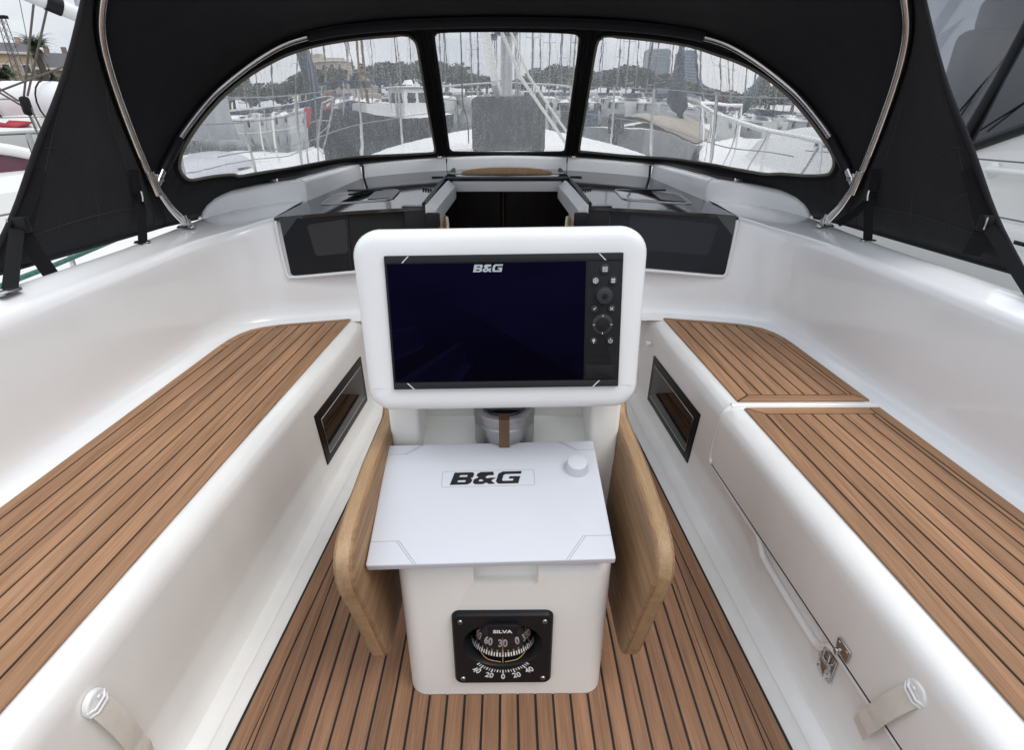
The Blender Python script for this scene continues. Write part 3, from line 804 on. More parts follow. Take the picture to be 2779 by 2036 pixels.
cyl('dial_cap', .0062, .0050, .0172, .0186, blackp, dl, 20, QM @ Matrix.Translation((.1775, .0480, 0)), bev=.001)
k = key('button', .1610, .0245, .0070); ic(k, lambda b: (sq(b, .1597, .0239, .0030, .0012, R(-45)), sq(b, .1617, .0252, .0062, .0012, R(48))))
k = key('button', .1918, .0245, .0070); ic(k, lambda b: (sq(b, .1918, .0245, .0070, .0015, R(45)), sq(b, .19368, .02262, .0019, .0015, R(-45)), sq(b, .18992, .02638, .0019, .0015, R(-45))))
M = QM @ Matrix.Translation((.1765, -.0045, 0))
pad = cyl('direction_pad', .0195, .0185, .0066, .0092, keym, plo, 40, M, bev=.0012)
b = bmesh.new(); cyl_bm(b, .0130, .0126, .0090, .0097, 32, M, .0004); bobj('pad_centre', b, blackp, pad)
def ticks(b):
    for a in range(4): box_bm(b, (0, .0158, .0096), (.0012, .0035, .0006), 0, M @ Matrix.Rotation(R(90 * a), 4, 'Z'))
b = bmesh.new(); ticks(b); bobj('icon', b, icon, pad, smooth=False)
k = key('button', .1610, -.0345, .0070)
def pin(b):
    M2 = QM @ Matrix.Translation((.1610, -.0340, kz))
    tube_bm(b, [M2 @ Vector((.0018 * math.cos(a), .0006 + .0018 * math.sin(a), 0)) for a in (2 * math.pi * i / 14 for i in range(14))], .0009, 4, closed=True)
    sq(b, .1610, -.0368, .0014, .0034)
ic(k, pin)
k = key('button', .1915, -.0345, .0070)
def power(b):
    M2 = QM @ Matrix.Translation((.1915, -.0350, kz))
    tube_bm(b, [M2 @ Vector((.0031 * math.cos(a), .0031 * math.sin(a), 0)) for a in (R(130 + 280 * i / 16) for i in range(17))], .0006, 4)
    sq(b, .1915, -.0322, .0011, .0046)
ic(k, power)
qplate('card_door', .1755, -.0935, .054, .026, .001, .0066, .0074, blackp, plo, .0004)
qplate('name_strip', .1755, -.0712, .054, .0008, .0002, .0066, .0070, blacks, plo, 0)

# wordmark outlines (cap height 1)
def wordmark():
    Bo = [(0, 0), (.95, 0), (1.12, .12), (1.16, .36), (1.02, .50), (1.14, .60), (1.14, .88), (1.02, 1), (0, 1)]
    B1 = [(.36, .19), (.80, .19), (.80, .36), (.36, .36)]
    B2 = [(.36, .62), (.80, .62), (.80, .79), (.36, .79)]
    Go = [(.20, 0), (1.30, 0), (1.30, .58), (.70, .58), (.70, .40), (.96, .40), (.96, .21), (.40, .21), (.33, .30), (.33, .70), (.42, .79), (1.30, .79), (1.30, 1), (.22, 1), (.02, .82), (.02, .18)]
    Ao = [(.18, 0), (.60, 0), (.78, .13), (.92, 0), (1.28, 0), (1.00, .27), (1.22, .50), (.88, .50), (.76, .45), (.60, .57), (.74, .72), (1.06, .72), (.98, 1), (.26, 1), (.10, .86), (.10, .70), (.26, .55), (.02, .40), (.02, .14)]
    A1 = [(.34, .22), (.52, .22), (.60, .28), (.42, .42), (.30, .34)]
    A2 = [(.40, .72), (.62, .80), (.44, .82)]
    sh = lambda P, dx: [(x + dx, y) for x, y in P]
    return [Bo, B1, B2] + [sh(Ao, 1.22), sh(A1, 1.22)] + [sh(Go, 2.50)]
lg = mat('wordmark_grey', (.42, .46, .50), .4)
hgt = .0135
glyphs('wordmark', wordmark(), lg, plo, QM @ Matrix.Translation((-.0545, .0925, .0071)) @ Matrix.Diagonal((.0132, .0130, 1, 1)), .0002)

# sun cover lying on the table
cov = thing('sun_cover', 'pale grey plotter sun cover lying on the pedestal table', 'plotter cover')
covm = mat('cover_plastic', (.56, .575, .615), .42, var=.03, vscale=8, bump=.05, bscale=500)
TL, TR, BR, BL = Vector((-.2525, .9955, .459)), Vector((.1825, 1.0035, .464)), Vector((.1875, .7285, .3955)), Vector((-.2475, .7205, .390))
xa = (TR - TL).normalized(); ya = (TL - BL); ya = (ya - xa * ya.dot(xa)).normalized(); za = xa.cross(ya)
cc = (TL + TR + BR + BL) / 4
VM = Matrix(((xa.x, ya.x, za.x, cc.x), (xa.y, ya.y, za.y, cc.y), (xa.z, ya.z, za.z, cc.z), (0, 0, 0, 1)))
CW, CH = .4352, .2835
b = bmesh.new()
plate_bm(b, rrect(CW, CH, .004, 3), -.013, 0, .0025, VM, 3)
bobj('cover_shell', b, covm, cov)
gro = mat('cover_groove', (.27, .275, .29), .6)
def line(p, q): tube_bm(b, [VM @ Vector((*p, .0001)), VM @ Vector((*q, .0001))], .00045, 4)
hw, hh = CW / 2 - .001, CH / 2 - .001
for sxx in (-1, 1):
    for syy in (-1, 1):
        b = bmesh.new()
        k1, k2 = ((.036, .0285) if syy > 0 else (.046, .052))
        xq = .070 if syy > 0 else .081
        line((sxx * hw, syy * (hh - k2 * .9)), (sxx * (hw - k1), syy * (hh - k2 * .9))); line((sxx * (hw - k1), syy * (hh - k2 * .9)), (sxx * (hw - xq), syy * hh))
        line((sxx * (hw - k1 - .005), syy * (hh - k2 * .9)), (sxx * (hw - xq - .005), syy * hh))
        line((sxx * (hw - k1), syy * (hh - k2 * .9)), (sxx * (hw - k1 - .005), syy * (hh - k2 * .9)))
        bobj('cover_groove', b, gro, cov)
fr = [(x - .006, y + .045) for x, y in rrect(.184, .040, .005, 4)]
tube('badge_outline', [VM @ Vector((x, y, .0001)) for x, y in fr], .0004, gro, cov, n=4, closed=True)
inkm = mat('wordmark_black', (.010, .010, .012), .35)
glyphs('wordmark', wordmark(), inkm, cov, VM @ Matrix.Translation((-.0815, .0305, .0006)) @ Matrix.Diagonal((.0355, .0305, 1, 1)), .0004)
M = VM @ Matrix.Translation((.1735, .0650, 0))
cyl('dial_bump', .0245, .0200, -.001, .020, covm, cov, 40, M, bev=.002)

# compass let into the front of the table
comp2 = thing('bulkhead_compass', 'black square steering compass set in the pedestal front', 'compass')
KM = Matrix.Translation((-.0115, .7495, .151)) @ Matrix.Rotation(R(90), 4, 'X')      # x right, y up, z aft
cw, ch = .186, .188
# faceplate with a round bowl opening
ol = rrect(cw, ch, .012, 5); nO = len(ol)
def faceplate():
    b = bmesh.new()
    N = 48; rb = .070; by = .016
    hole = [(rb * 1.12 * math.cos(2 * math.pi * i / N), by + rb * .86 * math.sin(2 * math.pi * i / N)) for i in range(N)]
    V = [Vector(p) for p in ol] + [Vector(p) for p in hole]
    E_ = [(i, (i + 1) % nO) for i in range(nO)] + [(nO + i, nO + (i + 1) % N) for i in range(N)]
    v, e, f, *_ = delaunay_2d_cdt(V, E_, [], 0, 1e-6)
    vs_ = [b.verts.new(KM @ Vector((p.x, p.y, .011))) for p in v]
    for t in f:
        c = sum((v[i] for i in t), Vector((0, 0))) / len(t)
        if ((c.x / 1.12) ** 2 + ((c.y - by) / .86) ** 2) ** .5 > rb * .985: b.faces.new([vs_[i] for i in t])
    # outer rim
    lo = [b.verts.new(KM @ Vector((x, y, 0))) for x, y in ol]; mi = [b.verts.new(KM @ Vector((x, y, .008))) for x, y in shrink(ol, -.003)]
    hi = [b.verts.new(KM @ Vector((x, y, .011))) for x, y in ol]
    lo2 = [b.verts.new(KM @ Vector((x, y, -.001))) for x, y in shrink(ol, -.004)]
    for A, B_ in ((lo2, mi), (mi, hi)):
        for i in range(nO): b.faces.new((A[i], A[(i + 1) % nO], B_[(i + 1) % nO], B_[i]))
    # bowl
    rings = [hole]
    prev = [b.verts.new(KM @ Vector((x, y, .011))) for x, y in hole]
    for q, z in ((.97, .008), (.95, -.010), (.91, -.030), (.82, -.046), (.6, -.052)):
        cur = [b.verts.new(KM @ Vector((x * q, by + (y - by) * q, z))) for x, y in hole]
        for i in range(N): b.faces.new((prev[i], prev[(i + 1) % N], cur[(i + 1) % N], cur[i]))
        prev = cur
    b.faces.new(prev)
    return b
bobj('faceplate', faceplate(), blackp, comp2, sharp=40)
for x, y in ((-.080, .079), (.080, .079), (-.080, -.081), (.080, -.081)):
    sc = cyl('screw', .0055, .0045, .0105, .0135, alu, comp2, 14, KM @ Matrix.Translation((x, y, 0)), bev=.001)
    b = bmesh.new(); box_bm(b, (0, 0, .0137), (.006, .0012, .0005), 0, KM @ Matrix.Translation((x, y, 0))); box_bm(b, (0, 0, .0139), (.0012, .006, .0005), 0, KM @ Matrix.Translation((x, y, 0))); bobj('screw_slot', b, blackp, sc, smooth=False)
# rotating card: a black cone ring with figures, behind a glass dome
card = mat('compass_card', (.012, .012, .014), .3)
pr = mat('compass_print', (.72, .72, .70), .5)
amber = mat('amber_wire', (.55, .36, .12), .4)
CM = KM @ Matrix.Translation((0, .011, -.030)) @ Matrix.Diagonal((1.40, 1.40, 1.05, 1))
def on_card(ang, yy):      # ang from the front (degrees), yy height on the card band
    r_ = .036 - .10 * (yy) * .0
    rr = .040 - (yy + .0) * .35
    return Vector((rr * math.sin(R(ang)), yy, rr * math.cos(R(ang)) - .006))
rows = []
for yy in (-.020, -.004, .010, .020, .026):
    rows.append([CM @ on_card(a, yy) for a in range(-180, 181, 10)])
rows.append([CM @ Vector((.010 * math.sin(R(a)), .034, .010 * math.cos(R(a)) - .006)) for a in range(-180, 181, 10)])
cd_ = loft('compass_card', rows, card, comp2, sharp=50)
b = bmesh.new()
for a in range(-85, 86, 5):
    long = (a % 30 == 0) or (a % 10 == 0)
    p0 = on_card(a, -.0185); p1 = on_card(a, -.0185 + (.010 if long else .006))
    t = Vector((math.cos(R(a)), 0, -math.sin(R(a)))) * (.0011 if long else .0008); o_ = Vector((math.sin(R(a)), .3, math.cos(R(a)))) * .0006
    b.faces.new([b.verts.new(CM @ (p + o_)) for p in (p0 - t, p0 + t, p1 + t, p1 - t)])
bobj('degree_marks', b, pr, cd_, smooth=False); cd_.children[-1]['kind'] = 'stuff'
for a, s_ in ((-58, '90'), (-30, '60'), (0, '30'), (30, '0'), (56, '330')):
    p = on_card(a, .0015); nx = Vector((math.cos(R(a)), 0, -math.sin(R(a)))); nz = Vector((math.sin(R(a)), .33, math.cos(R(a)))).normalized(); ny = nz.cross(nx)
    p = p + nz * .0009
    Mt = CM @ Matrix(((nx.x, ny.x, nz.x, p.x), (nx.y, ny.y, nz.y, p.y), (nx.z, ny.z, nz.z, p.z), (0, 0, 0, 1)))
    text('figure', s_, .0165, pr, cd_, Mt, .0001, .0006, 0, .80)
tube('lubber_line', [CM @ Vector(p) for p in ((0, -.034, .037), (0, -.02, .0395), (0, 0, .041), (0, .016, .037))], .0009, amber, comp2, n=6)
for s in (-1, 1): tube('lubber_wire', cr([CM @ Vector(p) for p in ((s * .003, -.036, .034), (s * .022, -.030, .033), (s * .034, -.018, .024), (s * .036, .0, .020), (s * .031, .022, .020))], 5), .0008, amber, comp2, n=6)
# glass dome
gl = bpy.data.materials.new('clear_dome'); gl.use_nodes = True
t_ = gl.node_tree; t_.nodes.clear()
o1 = t_.nodes.new('ShaderNodeOutputMaterial'); tr = t_.nodes.new('ShaderNodeBsdfTransparent'); gs = t_.nodes.new('ShaderNodeBsdfGlossy'); fz = t_.nodes.new('ShaderNodeFresnel'); ms = t_.nodes.new('ShaderNodeMixShader')
tr.inputs[0].default_value = (.93, .93, .94, 1); gs.inputs['Roughness'].default_value = .03; fz.inputs[0].default_value = 1.35
for a_, b_ in ((fz.outputs[0], ms.inputs[0]), (tr.outputs[0], ms.inputs[1]), (gs.outputs[0], ms.inputs[2]), (ms.outputs[0], o1.inputs[0])): t_.links.new(a_, b_)
rows = [[CM @ Vector((.047 * math.cos(R(e)) * math.sin(R(a)), .002 + .042 * math.sin(R(e)), .047 * math.cos(R(e)) * math.cos(R(a)) - .005)) for a in range(-90, 91, 12)] for e in range(-85, 86, 10)]
loft('glass_dome', rows, gl, comp2, sharp=0)
# heel scale printed on the plate
b = bmesh.new()
for a in range(-55, 56, 5):
    ln = .0105 if a % 20 == 0 else .0070
    if abs(a) > 45 and a % 10: pass
    x0, y0 = math.sin(R(a)), -math.cos(R(a))
    big = a % 10 == 0
    Mt = KM @ Matrix.Translation((0, .004, .0114)) @ Matrix.Rotation(R(a), 4, 'Z')
    if abs(a) <= 50: box_bm(b, (0, -.0595 - ln / 2, .0003), (.0026 if big else .0014, ln, .0004), 0, Mt)
bobj('heel_scale', b, pr, comp2, smooth=False); comp2.children[-1]['kind'] = 'stuff'
for a, s_ in ((-41, '40'), (-20, '20'), (0, '0'), (20, '20'), (41, '40')):
    Mt = KM @ Matrix.Translation((0, .004, .0113)) @ Matrix.Rotation(R(a), 4, 'Z') @ Matrix.Translation((0, -.0800, 0)) @ Matrix.Rotation(R(-a * .25), 4, 'Z')
    text('heel_figure', s_, .0200, pr, comp2, Mt, .0001, .0005, 0, .82)
box('name_plate', (0, .064, .016), (.058, .028, .008), blackp, comp2, bev=.001, mtx=KM)
text('maker_name', 'SILVA', .0112, pr, comp2, KM @ Matrix.Translation((0, .0635, .0204)), .0001, .0004, 0, 1.30)

# ================================================================== SPRAYHOOD
hood = thing('sprayhood', 'black canvas sprayhood with three clear windows on a stainless frame', 'sprayhood')
C0h = [(0, 2.995, .895), (.3, 2.98, .887), (.55, 2.945, .873), (.70, 2.905, .865), (.765, 2.80, .862), (.80, 2.65, .858), (.86, 2.47, .85), (1.0, 2.40, .828), (1.12, 2.34, .79), (1.19, 2.28, .745), (1.225, 2.25, .715)]
C1h = [(0, 2.485, 1.422), (.375, 2.478, 1.414), (.6, 2.458, 1.392), (.80, 2.42, 1.352), (.918, 2.366, 1.292), (1.03, 2.28, 1.20), (1.095, 2.212, 1.125), (1.155, 2.115, 1.02), (1.203, 1.99, .88), (1.245, 2.06, .722)]
C2h = [(0, 1.70, 1.66), (.3, 1.705, 1.65), (.6, 1.715, 1.62), (.86, 1.735, 1.56), (1.035, 1.77, 1.465), (1.11, 1.798, 1.38), (1.157, 1.825, 1.295), (1.185, 1.862, 1.187), (1.20, 1.907, 1.055), (1.208, 1.955, .92), (1.225, 1.985, .80), (1.25, 1.99, .722)]
C3h = [(0, 1.655, 1.665), (.3, 1.66, 1.655), (.6, 1.67, 1.625), (.86, 1.69, 1.565), (1.03, 1.715, 1.47), (1.098, 1.735, 1.372), (1.15, 1.640, 1.18), (1.205, 1.535, 1.01), (1.258, 1.45, .855), (1.31, 1.355, .722)]
def halfcurve(P, N=121, n=12):
    P = [Vector(p) for p in P]; o = []
    for i in range(len(P) - 1):
        b_, c_ = P[i], P[i + 1]
        a = P[i - 1] if i > 0 else Vector((-c_.x, c_.y, c_.z)); d = P[i + 2] if i + 2 < len(P) else c_ * 2 - b_
        for k in range(n):
            t = k / n; o.append(.5 * ((2 * b_) + (c_ - a) * t + (2 * a - 5 * b_ + 4 * c_ - d) * t * t + (3 * b_ - a - 3 * c_ + d) * t ** 3))
    o.append(P[-1])
    L_ = [0.]
    for a, b_ in zip(o, o[1:]): L_.append(L_[-1] + (b_ - a).length)
    r_ = []; j = 0
    for i in range(N):
        q = L_[-1] * i / (N - 1)
        while j < len(o) - 2 and L_[j + 1] < q: j += 1
        r_.append(o[j].lerp(o[j + 1], (q - L_[j]) / max(1e-9, L_[j + 1] - L_[j])))
    return r_
HC = [halfcurve(P) for P in (C0h, C1h, C2h, C3h)]
def cv(i, s):
    h = HC[i]; q = abs(s) * (len(h) - 1); k = min(int(q), len(h) - 2); p = h[k].lerp(h[k + 1], q - k)
    return Vector((-p.x if s < 0 else p.x, p.y, p.z))
def hs(i, s, t): return cv(i, s).lerp(cv(i + 1, s), t)
def solid(o, th=.0018, off=1):
    m_ = o.modifiers.new('thickness', 'SOLIDIFY'); m_.thickness = th; m_.offset = off
WL = [(-0.2271, 0.9079), (-0.2131, 0.8889), (-0.2055, 0.8533), (-0.2066, 0.7374), (-0.2112, 0.4527), (-0.216, 0.1049), (-0.22, 0.0736), (-0.2351, 0.0604), (-0.42, 0.0793), (-0.6244, 0.115), (-0.7327, 0.1688), (-0.8141, 0.2722), (-0.8218, 0.3478), (-0.8487, 0.4845), (-0.8726, 0.616), (-0.8719, 0.71), (-0.8585, 0.8024), (-0.8393, 0.8518), (-0.8089, 0.8879), (-0.7616, 0.9049), (-0.6974, 0.9135), (-0.6295, 0.9198), (-0.5763, 0.9191), (-0.5266, 0.9141), (-0.4687, 0.9107), (-0.4254, 0.9156), (-0.3633, 0.917), (-0.2991, 0.914)]
WC = [(-0.147, 0.9185), (-0.0702, 0.9201), (0.0235, 0.9181), (0.0986, 0.917), (0.1496, 0.9123), (0.16, 0.8961), (0.1638, 0.8716), (0.1665, 0.659), (0.1694, 0.39), (0.1734, 0.0909), (0.1684, 0.0669), (0.1562, 0.0558), (0.0051, 0.036), (-0.1586, 0.0566), (-0.1677, 0.0751), (-0.1709, 0.1064), (-0.166, 0.4287), (-0.1631, 0.6695), (-0.1606, 0.8805), (-0.1561, 0.9071)]
WR = [(0.2261, 0.9036), (0.215, 0.8899), (0.2072, 0.8489), (0.2102, 0.6217), (0.2141, 0.3799), (0.2187, 0.102), (0.226, 0.0755), (0.2409, 0.0729), (0.4116, 0.069), (0.6081, 0.1167), (0.7315, 0.1827), (0.7994, 0.256), (0.8214, 0.3626), (0.8518, 0.5288), (0.8668, 0.7274), (0.8606, 0.81), (0.8449, 0.8689), (0.8199, 0.9008), (0.7588, 0.9118), (0.6915, 0.9209), (0.6147, 0.9264), (0.5483, 0.9178), (0.4738, 0.8978), (0.4022, 0.91), (0.3074, 0.9075)]
def fullgrid(i, ns, nt_, s0=-1., s1=1.): return [[hs(i, lerp(s0, s1, a / ns), b_ / nt_) for b_ in range(nt_ + 1)] for a in range(ns + 1)]
# front panel with three window openings
import itertools
def smooth_loop(P, n=3): return [tuple(q) for q in cr([Vector((p[0], p[1], 0)).to_3d() for p in P], n, True)]
def inside(p, poly):
    c = False; n = len(poly)
    for i in range(n):
        a, b_ = poly[i], poly[i - 1]
        if (a[1] > p[1]) != (b_[1] > p[1]) and p[0] < (b_[0] - a[0]) * (p[1] - a[1]) / (b_[1] - a[1]) + a[0]: c = not c
    return c
wins = [[(q[0], q[1]) for q in smooth_loop(P, 3)] for P in (WL, WC, WR)]
V, E_ = [], []
def ringadd(P):
    k = len(V); V.extend(Vector(p) for p in P); E_.extend((k + i, k + (i + 1) % len(P)) for i in range(len(P)))
rim = [(lerp(-1, 1, i / 80), 0) for i in range(80)] + [(1, j / 10) for j in range(10)] + [(lerp(1, -1, i / 80), 1) for i in range(80)] + [(-1, 1 - j / 10) for j in range(10)]
ringadd(rim)
for P in wins: ringadd(P)
for i in range(1, 80):
    for j in range(1, 10): V.append(Vector((lerp(-1, 1, i / 80) + .0011 * (j % 3), j / 10 + .0007 * (i % 5))))
v2, e2, f2, *_ = delaunay_2d_cdt(V, E_, [], 0, 1e-7)
P3 = [hs(0, p.x, p.y) for p in v2]
groups = [[], [], [], []]
for t in f2:
    c = sum((v2[i] for i in t), Vector((0, 0))) / len(t)
    k = next((q for q in range(3) if inside(c, wins[q])), 3); groups[k].append(t)
def sub(name, fs, m, parent):
    ids = sorted({i for t in fs for i in t}); mp_ = {j: i for i, j in enumerate(ids)}
    return mesh(name, [P3[i] for i in ids], [tuple(mp_[i] for i in t) for t in fs], m, parent, sharp=0)
fp = sub('front_panel', groups[3], canvas, hood); solid(fp, .002, 0)

# clear vinyl: slightly wavy, salt-spotted film
vin = bpy.data.materials.new('clear_vinyl'); vin.use_nodes = True
t_ = vin.node_tree; t_.nodes.clear(); N = t_.nodes.new; K = t_.links.new
o1 = N('ShaderNodeOutputMaterial'); rf = N('ShaderNodeBsdfRefraction'); rf.inputs['IOR'].default_value = 1.03; rf.inputs['Roughness'].default_value = .0
rf.inputs['Color'].default_value = (.985, .985, .99, 1)
df = N('ShaderNodeBsdfTranslucent'); df.inputs[0].default_value = (.90, .91, .92, 1); dd = N('ShaderNodeBsdfDiffuse'); dd.inputs[0].default_value = (.75, .77, .78, 1)
add = N('ShaderNodeMixShader'); add.inputs[0].default_value = .4; K(df.outputs[0], add.inputs[1]); K(dd.outputs[0], add.inputs[2])
gsn = N('ShaderNodeBsdfGlossy'); gsn.inputs['Roughness'].default_value = .06
tcn = N('ShaderNodeTexCoord')
mpw = N('ShaderNodeMapping'); mpw.inputs['Scale'].default_value = (7, 3, 2.2); K(tcn.outputs['Object'], mpw.inputs[0])
wv = N('ShaderNodeTexNoise'); wv.inputs['Scale'].default_value = 2.0; wv.inputs['Detail'].default_value = 3; K(mpw.outputs[0], wv.inputs['Vector'])
bpn = N('ShaderNodeBump'); bpn.inputs['Strength'].default_value = 1.0; bpn.inputs['Distance'].default_value = .0026; K(wv.outputs['Fac'], bpn.inputs['Height']); K(bpn.outputs[0], rf.inputs['Normal'])
# salt spots and run-down streaks
sp = N('ShaderNodeTexNoise'); sp.inputs['Scale'].default_value = 210; sp.inputs['Detail'].default_value = 2; K(tcn.outputs['Object'], sp.inputs['Vector'])
spr = N('ShaderNodeMapRange'); spr.inputs['From Min'].default_value = .54; spr.inputs['From Max'].default_value = .70; spr.inputs['To Max'].default_value = .34; K(sp.outputs['Fac'], spr.inputs[0])
mps = N('ShaderNodeMapping'); mps.inputs['Scale'].default_value = (60, 12, 5); K(tcn.outputs['Object'], mps.inputs[0])
st = N('ShaderNodeTexNoise'); st.inputs['Scale'].default_value = 1; st.inputs['Detail'].default_value = 4; K(mps.outputs[0], st.inputs['Vector'])
strr = N('ShaderNodeMapRange'); strr.inputs['From Min'].default_value = .42; strr.inputs['From Max'].default_value = .72; strr.inputs['To Max'].default_value = .13; K(st.outputs['Fac'], strr.inputs[0])
lg_ = N('ShaderNodeTexNoise'); lg_.inputs['Scale'].default_value = 3.2; lg_.inputs['Detail'].default_value = 3; K(tcn.outputs['Object'], lg_.inputs['Vector'])
lgr = N('ShaderNodeMapRange'); lgr.inputs['From Min'].default_value = .3; lgr.inputs['From Max'].default_value = .7; lgr.inputs['To Min'].default_value = .25; lgr.inputs['To Max'].default_value = 1.; K(lg_.outputs['Fac'], lgr.inputs[0])
m1 = N('ShaderNodeMath'); m1.operation = 'ADD'; K(spr.outputs[0], m1.inputs[0]); K(strr.outputs[0], m1.inputs[1])
m2_ = N('ShaderNodeMath'); m2_.operation = 'MULTIPLY'; K(m1.outputs[0], m2_.inputs[0]); K(lgr.outputs[0], m2_.inputs[1])
m3 = N('ShaderNodeMath'); m3.operation = 'ADD'; m3.inputs[1].default_value = .17; m3.use_clamp = True; K(m2_.outputs[0], m3.inputs[0])
x1 = N('ShaderNodeMixShader'); K(m3.outputs[0], x1.inputs[0]); K(rf.outputs[0], x1.inputs[1]); K(add.outputs[0], x1.inputs[2])
x2 = N('ShaderNodeMixShader'); x2.inputs[0].default_value = .035; K(x1.outputs[0], x2.inputs[1]); K(gsn.outputs[0], x2.inputs[2])
K(x2.outputs[0], o1.inputs[0])
for k, (nm, P) in enumerate((('port', WL), ('centre', WC), ('starboard', WR))):
    wd = sub('window', groups[k], vin, hood)
    loop = wins[k]
    def off3(d, lift=0.):
        r_ = []
        n = len(loop)
        for i in range(n):
            s, t = loop[i]
            p = hs(0, s, t); nx = hs(0, *loop[(i + 1) % n]) - hs(0, *loop[i - 1])
            e = 1e-3; nn = (hs(0, min(1, s + e), t) - hs(0, max(-1, s - e), t)).cross(hs(0, s, t + e) - hs(0, s, t - e)).normalized()
            if nn.dot(Vector((0, 0, 1.1)) - p) < 0: nn = -nn
            side = nn.cross(nx).normalized()
            cen = hs(0, sum(q[0] for q in loop) / n, .5)
            if side.dot(p - cen) < 0: side = -side
            r_.append(p + side * d + nn * (.0035 + lift))
        return r_
    b = bmesh.new(); tube_bm(b, off3(.004), .0065, 8, True, .55); bobj('window_binding', b, bindtan if k != 1 else blacks, wd)
    b = bmesh.new(); tube_bm(b, off3(.017, -.001), .0085, 8, True, .4); bobj('window_hem', b, webbing, wd)
# roof and sides
SR = .0
rf1 = loft('roof_panel', [[hs(1, lerp(-1, 1, a / 96), b_ / 8) for b_ in range(9)] for a in range(97)], canvas, hood, sharp=0); solid(rf1, .002, 0)
sd1 = loft('aft_panel', [[hs(2, lerp(-1, 1, a / 96), b_ / 6) for b_ in range(7)] for a in range(97)], canvas, hood, sharp=0); solid(sd1, .002, 0)
tube('aft_hem', [cv(3, lerp(-1, 1, a / 90)) for a in range(91)], .0065, canvas, hood, n=8)
for s in (-1, 1):
    low = [hs(2, s, t / 8) for t in range(8, -1, -1)] + [hs(1, s, t / 4) for t in range(3, -1, -1)] + [hs(0, s, t / 4) for t in range(3, -1, -1)]
    tube('lower_hem', low, .0055, canvas, hood, n=8)
    # stitched seams on the side wing
    def seam(pts, r=.0007): 
        o_ = []
        for q, t in pts:
            p = hs(2, s * q, t); e = 1e-3
            nn = (hs(2, s * min(1, q + e), t) - hs(2, s * (q - e), t)).cross(hs(2, s * q, t + e) - hs(2, s * q, t - e)).normalized()
            if nn.x * s > 0: nn = -nn
            o_.append(p + nn * .0018)
        tube('stitching', o_, r, thread, hood, n=4)
    seam([(.62 + .36 * i / 12, .93 - .10 * i / 12) for i in range(13)])
    seam([(.955 - .01 * math.sin(i / 12 * 3.1), i / 12 * .95) for i in range(13)])
    seam([(.96 - .14 * math.sin(R(90 * i / 10)), .42 + .50 * (1 - math.cos(R(90 * i / 10)))) for i in range(11)])
    seam([(.96 - .075 * math.sin(R(90 * i / 10)), .68 + .25 * (1 - math.cos(R(90 * i / 10)))) for i in range(11)])
    seam([(.955 - .18 * min(1, i / 8) ** .8, .12 + (.02 if i < 8 else -.0)) for i in range(9)] + [(.765, .09), (.755, .04), (.75, .0)])
# front zip strips beside the centre window
for s in (-1, 1):
    for q, r_, m_ in ((.1835, .0075, webbing), (.1915, .003, blackp), (.1985, .0075, webbing)):
        pts = []
        for i in range(21):
            t = .03 + .93 * i / 20; p = hs(0, s * q, t)
            nn = (hs(0, s * q + 1e-3, t) - hs(0, s * q - 1e-3, t)).cross(hs(0, s * q, t + 1e-3) - hs(0, s * q, t - 1e-3)).normalized()
            if nn.dot(Vector((0, 0, 1.1)) - p) < 0: nn = -nn
            pts.append(p + nn * .004)
        b = bmesh.new(); tube_bm(b, pts, r_, 8, flat=.5); bobj('zip_strip', b, m_, hood)
# grey foot channel along the splash rail
fch = mat('grey_foot_rope', (.055, .052, .055), .5)
tube('foot_channel', [cv(0, lerp(-.80, .80, i / 70)) + Vector((0, -.006, .004)) for i in range(71)], .0085, fch, hood, n=8)
tube('foot_cord', [cv(0, lerp(-.78, .78, i / 70)) + Vector((0, -.014, .014)) for i in range(71)], .0042, blacks, hood, n=6)
for s in (-1, 1):
    for q in (.205, .785):
        p = cv(0, s * q) + Vector((0, -.014, .002))
        b = bmesh.new(); box_bm(b, p, (.022, .014, .020), .004); cyl_bm(b, .005, .004, .0, .012, 12, Matrix.Translation(p + Vector((0, -.008, .004))) @ Matrix.Rotation(R(90), 4, 'X')); bobj('foot_clip', b, steel, hood)

# stainless bows
B1 = [(1.186, 1.972, .868), (1.168, 2.03, .935), (1.138, 2.108, 1.019), (1.077, 2.203, 1.120), (1.015, 2.270, 1.190), (.903, 2.354, 1.280), (.786, 2.408, 1.338), (.59, 2.443, 1.376), (.30, 2.463, 1.397), (0, 2.468, 1.403)]
B2 = [(1.150, 2.030, .735), (1.160, 2.025, .755), (1.178, 2.003, .80), (1.188, 1.970, .872), (1.190, 1.950, .92), (1.183, 1.907, 1.053), (1.167, 1.862, 1.185), (1.140, 1.825, 1.29), (1.093, 1.796, 1.37), (1.018, 1.768, 1.452), (.845, 1.733, 1.545), (.6, 1.713, 1.603), (.3, 1.703, 1.634), (0, 1.698, 1.644)]
def full(P): return [(-x, y, z) for x, y, z in P[:0:-1]][::1] and ([(-x, y, z) for x, y, z in P[:-1]] + [P[-1]] + [(x, y, z) for x, y, z in P[-2::-1]])
tube('front_bow', cr(full(B1), 6), .0115, steel, hood, n=14)
tube('aft_bow', cr(full(B2), 6), .0128, steel, hood, n=16)
slv = [q for q in cr(full(B1), 8) if abs(q.x) < .745]
b = bmesh.new(); tube_bm(b, slv, .0225, 12, flat=.8); bobj('bow_sleeve', b, canvas, hood)
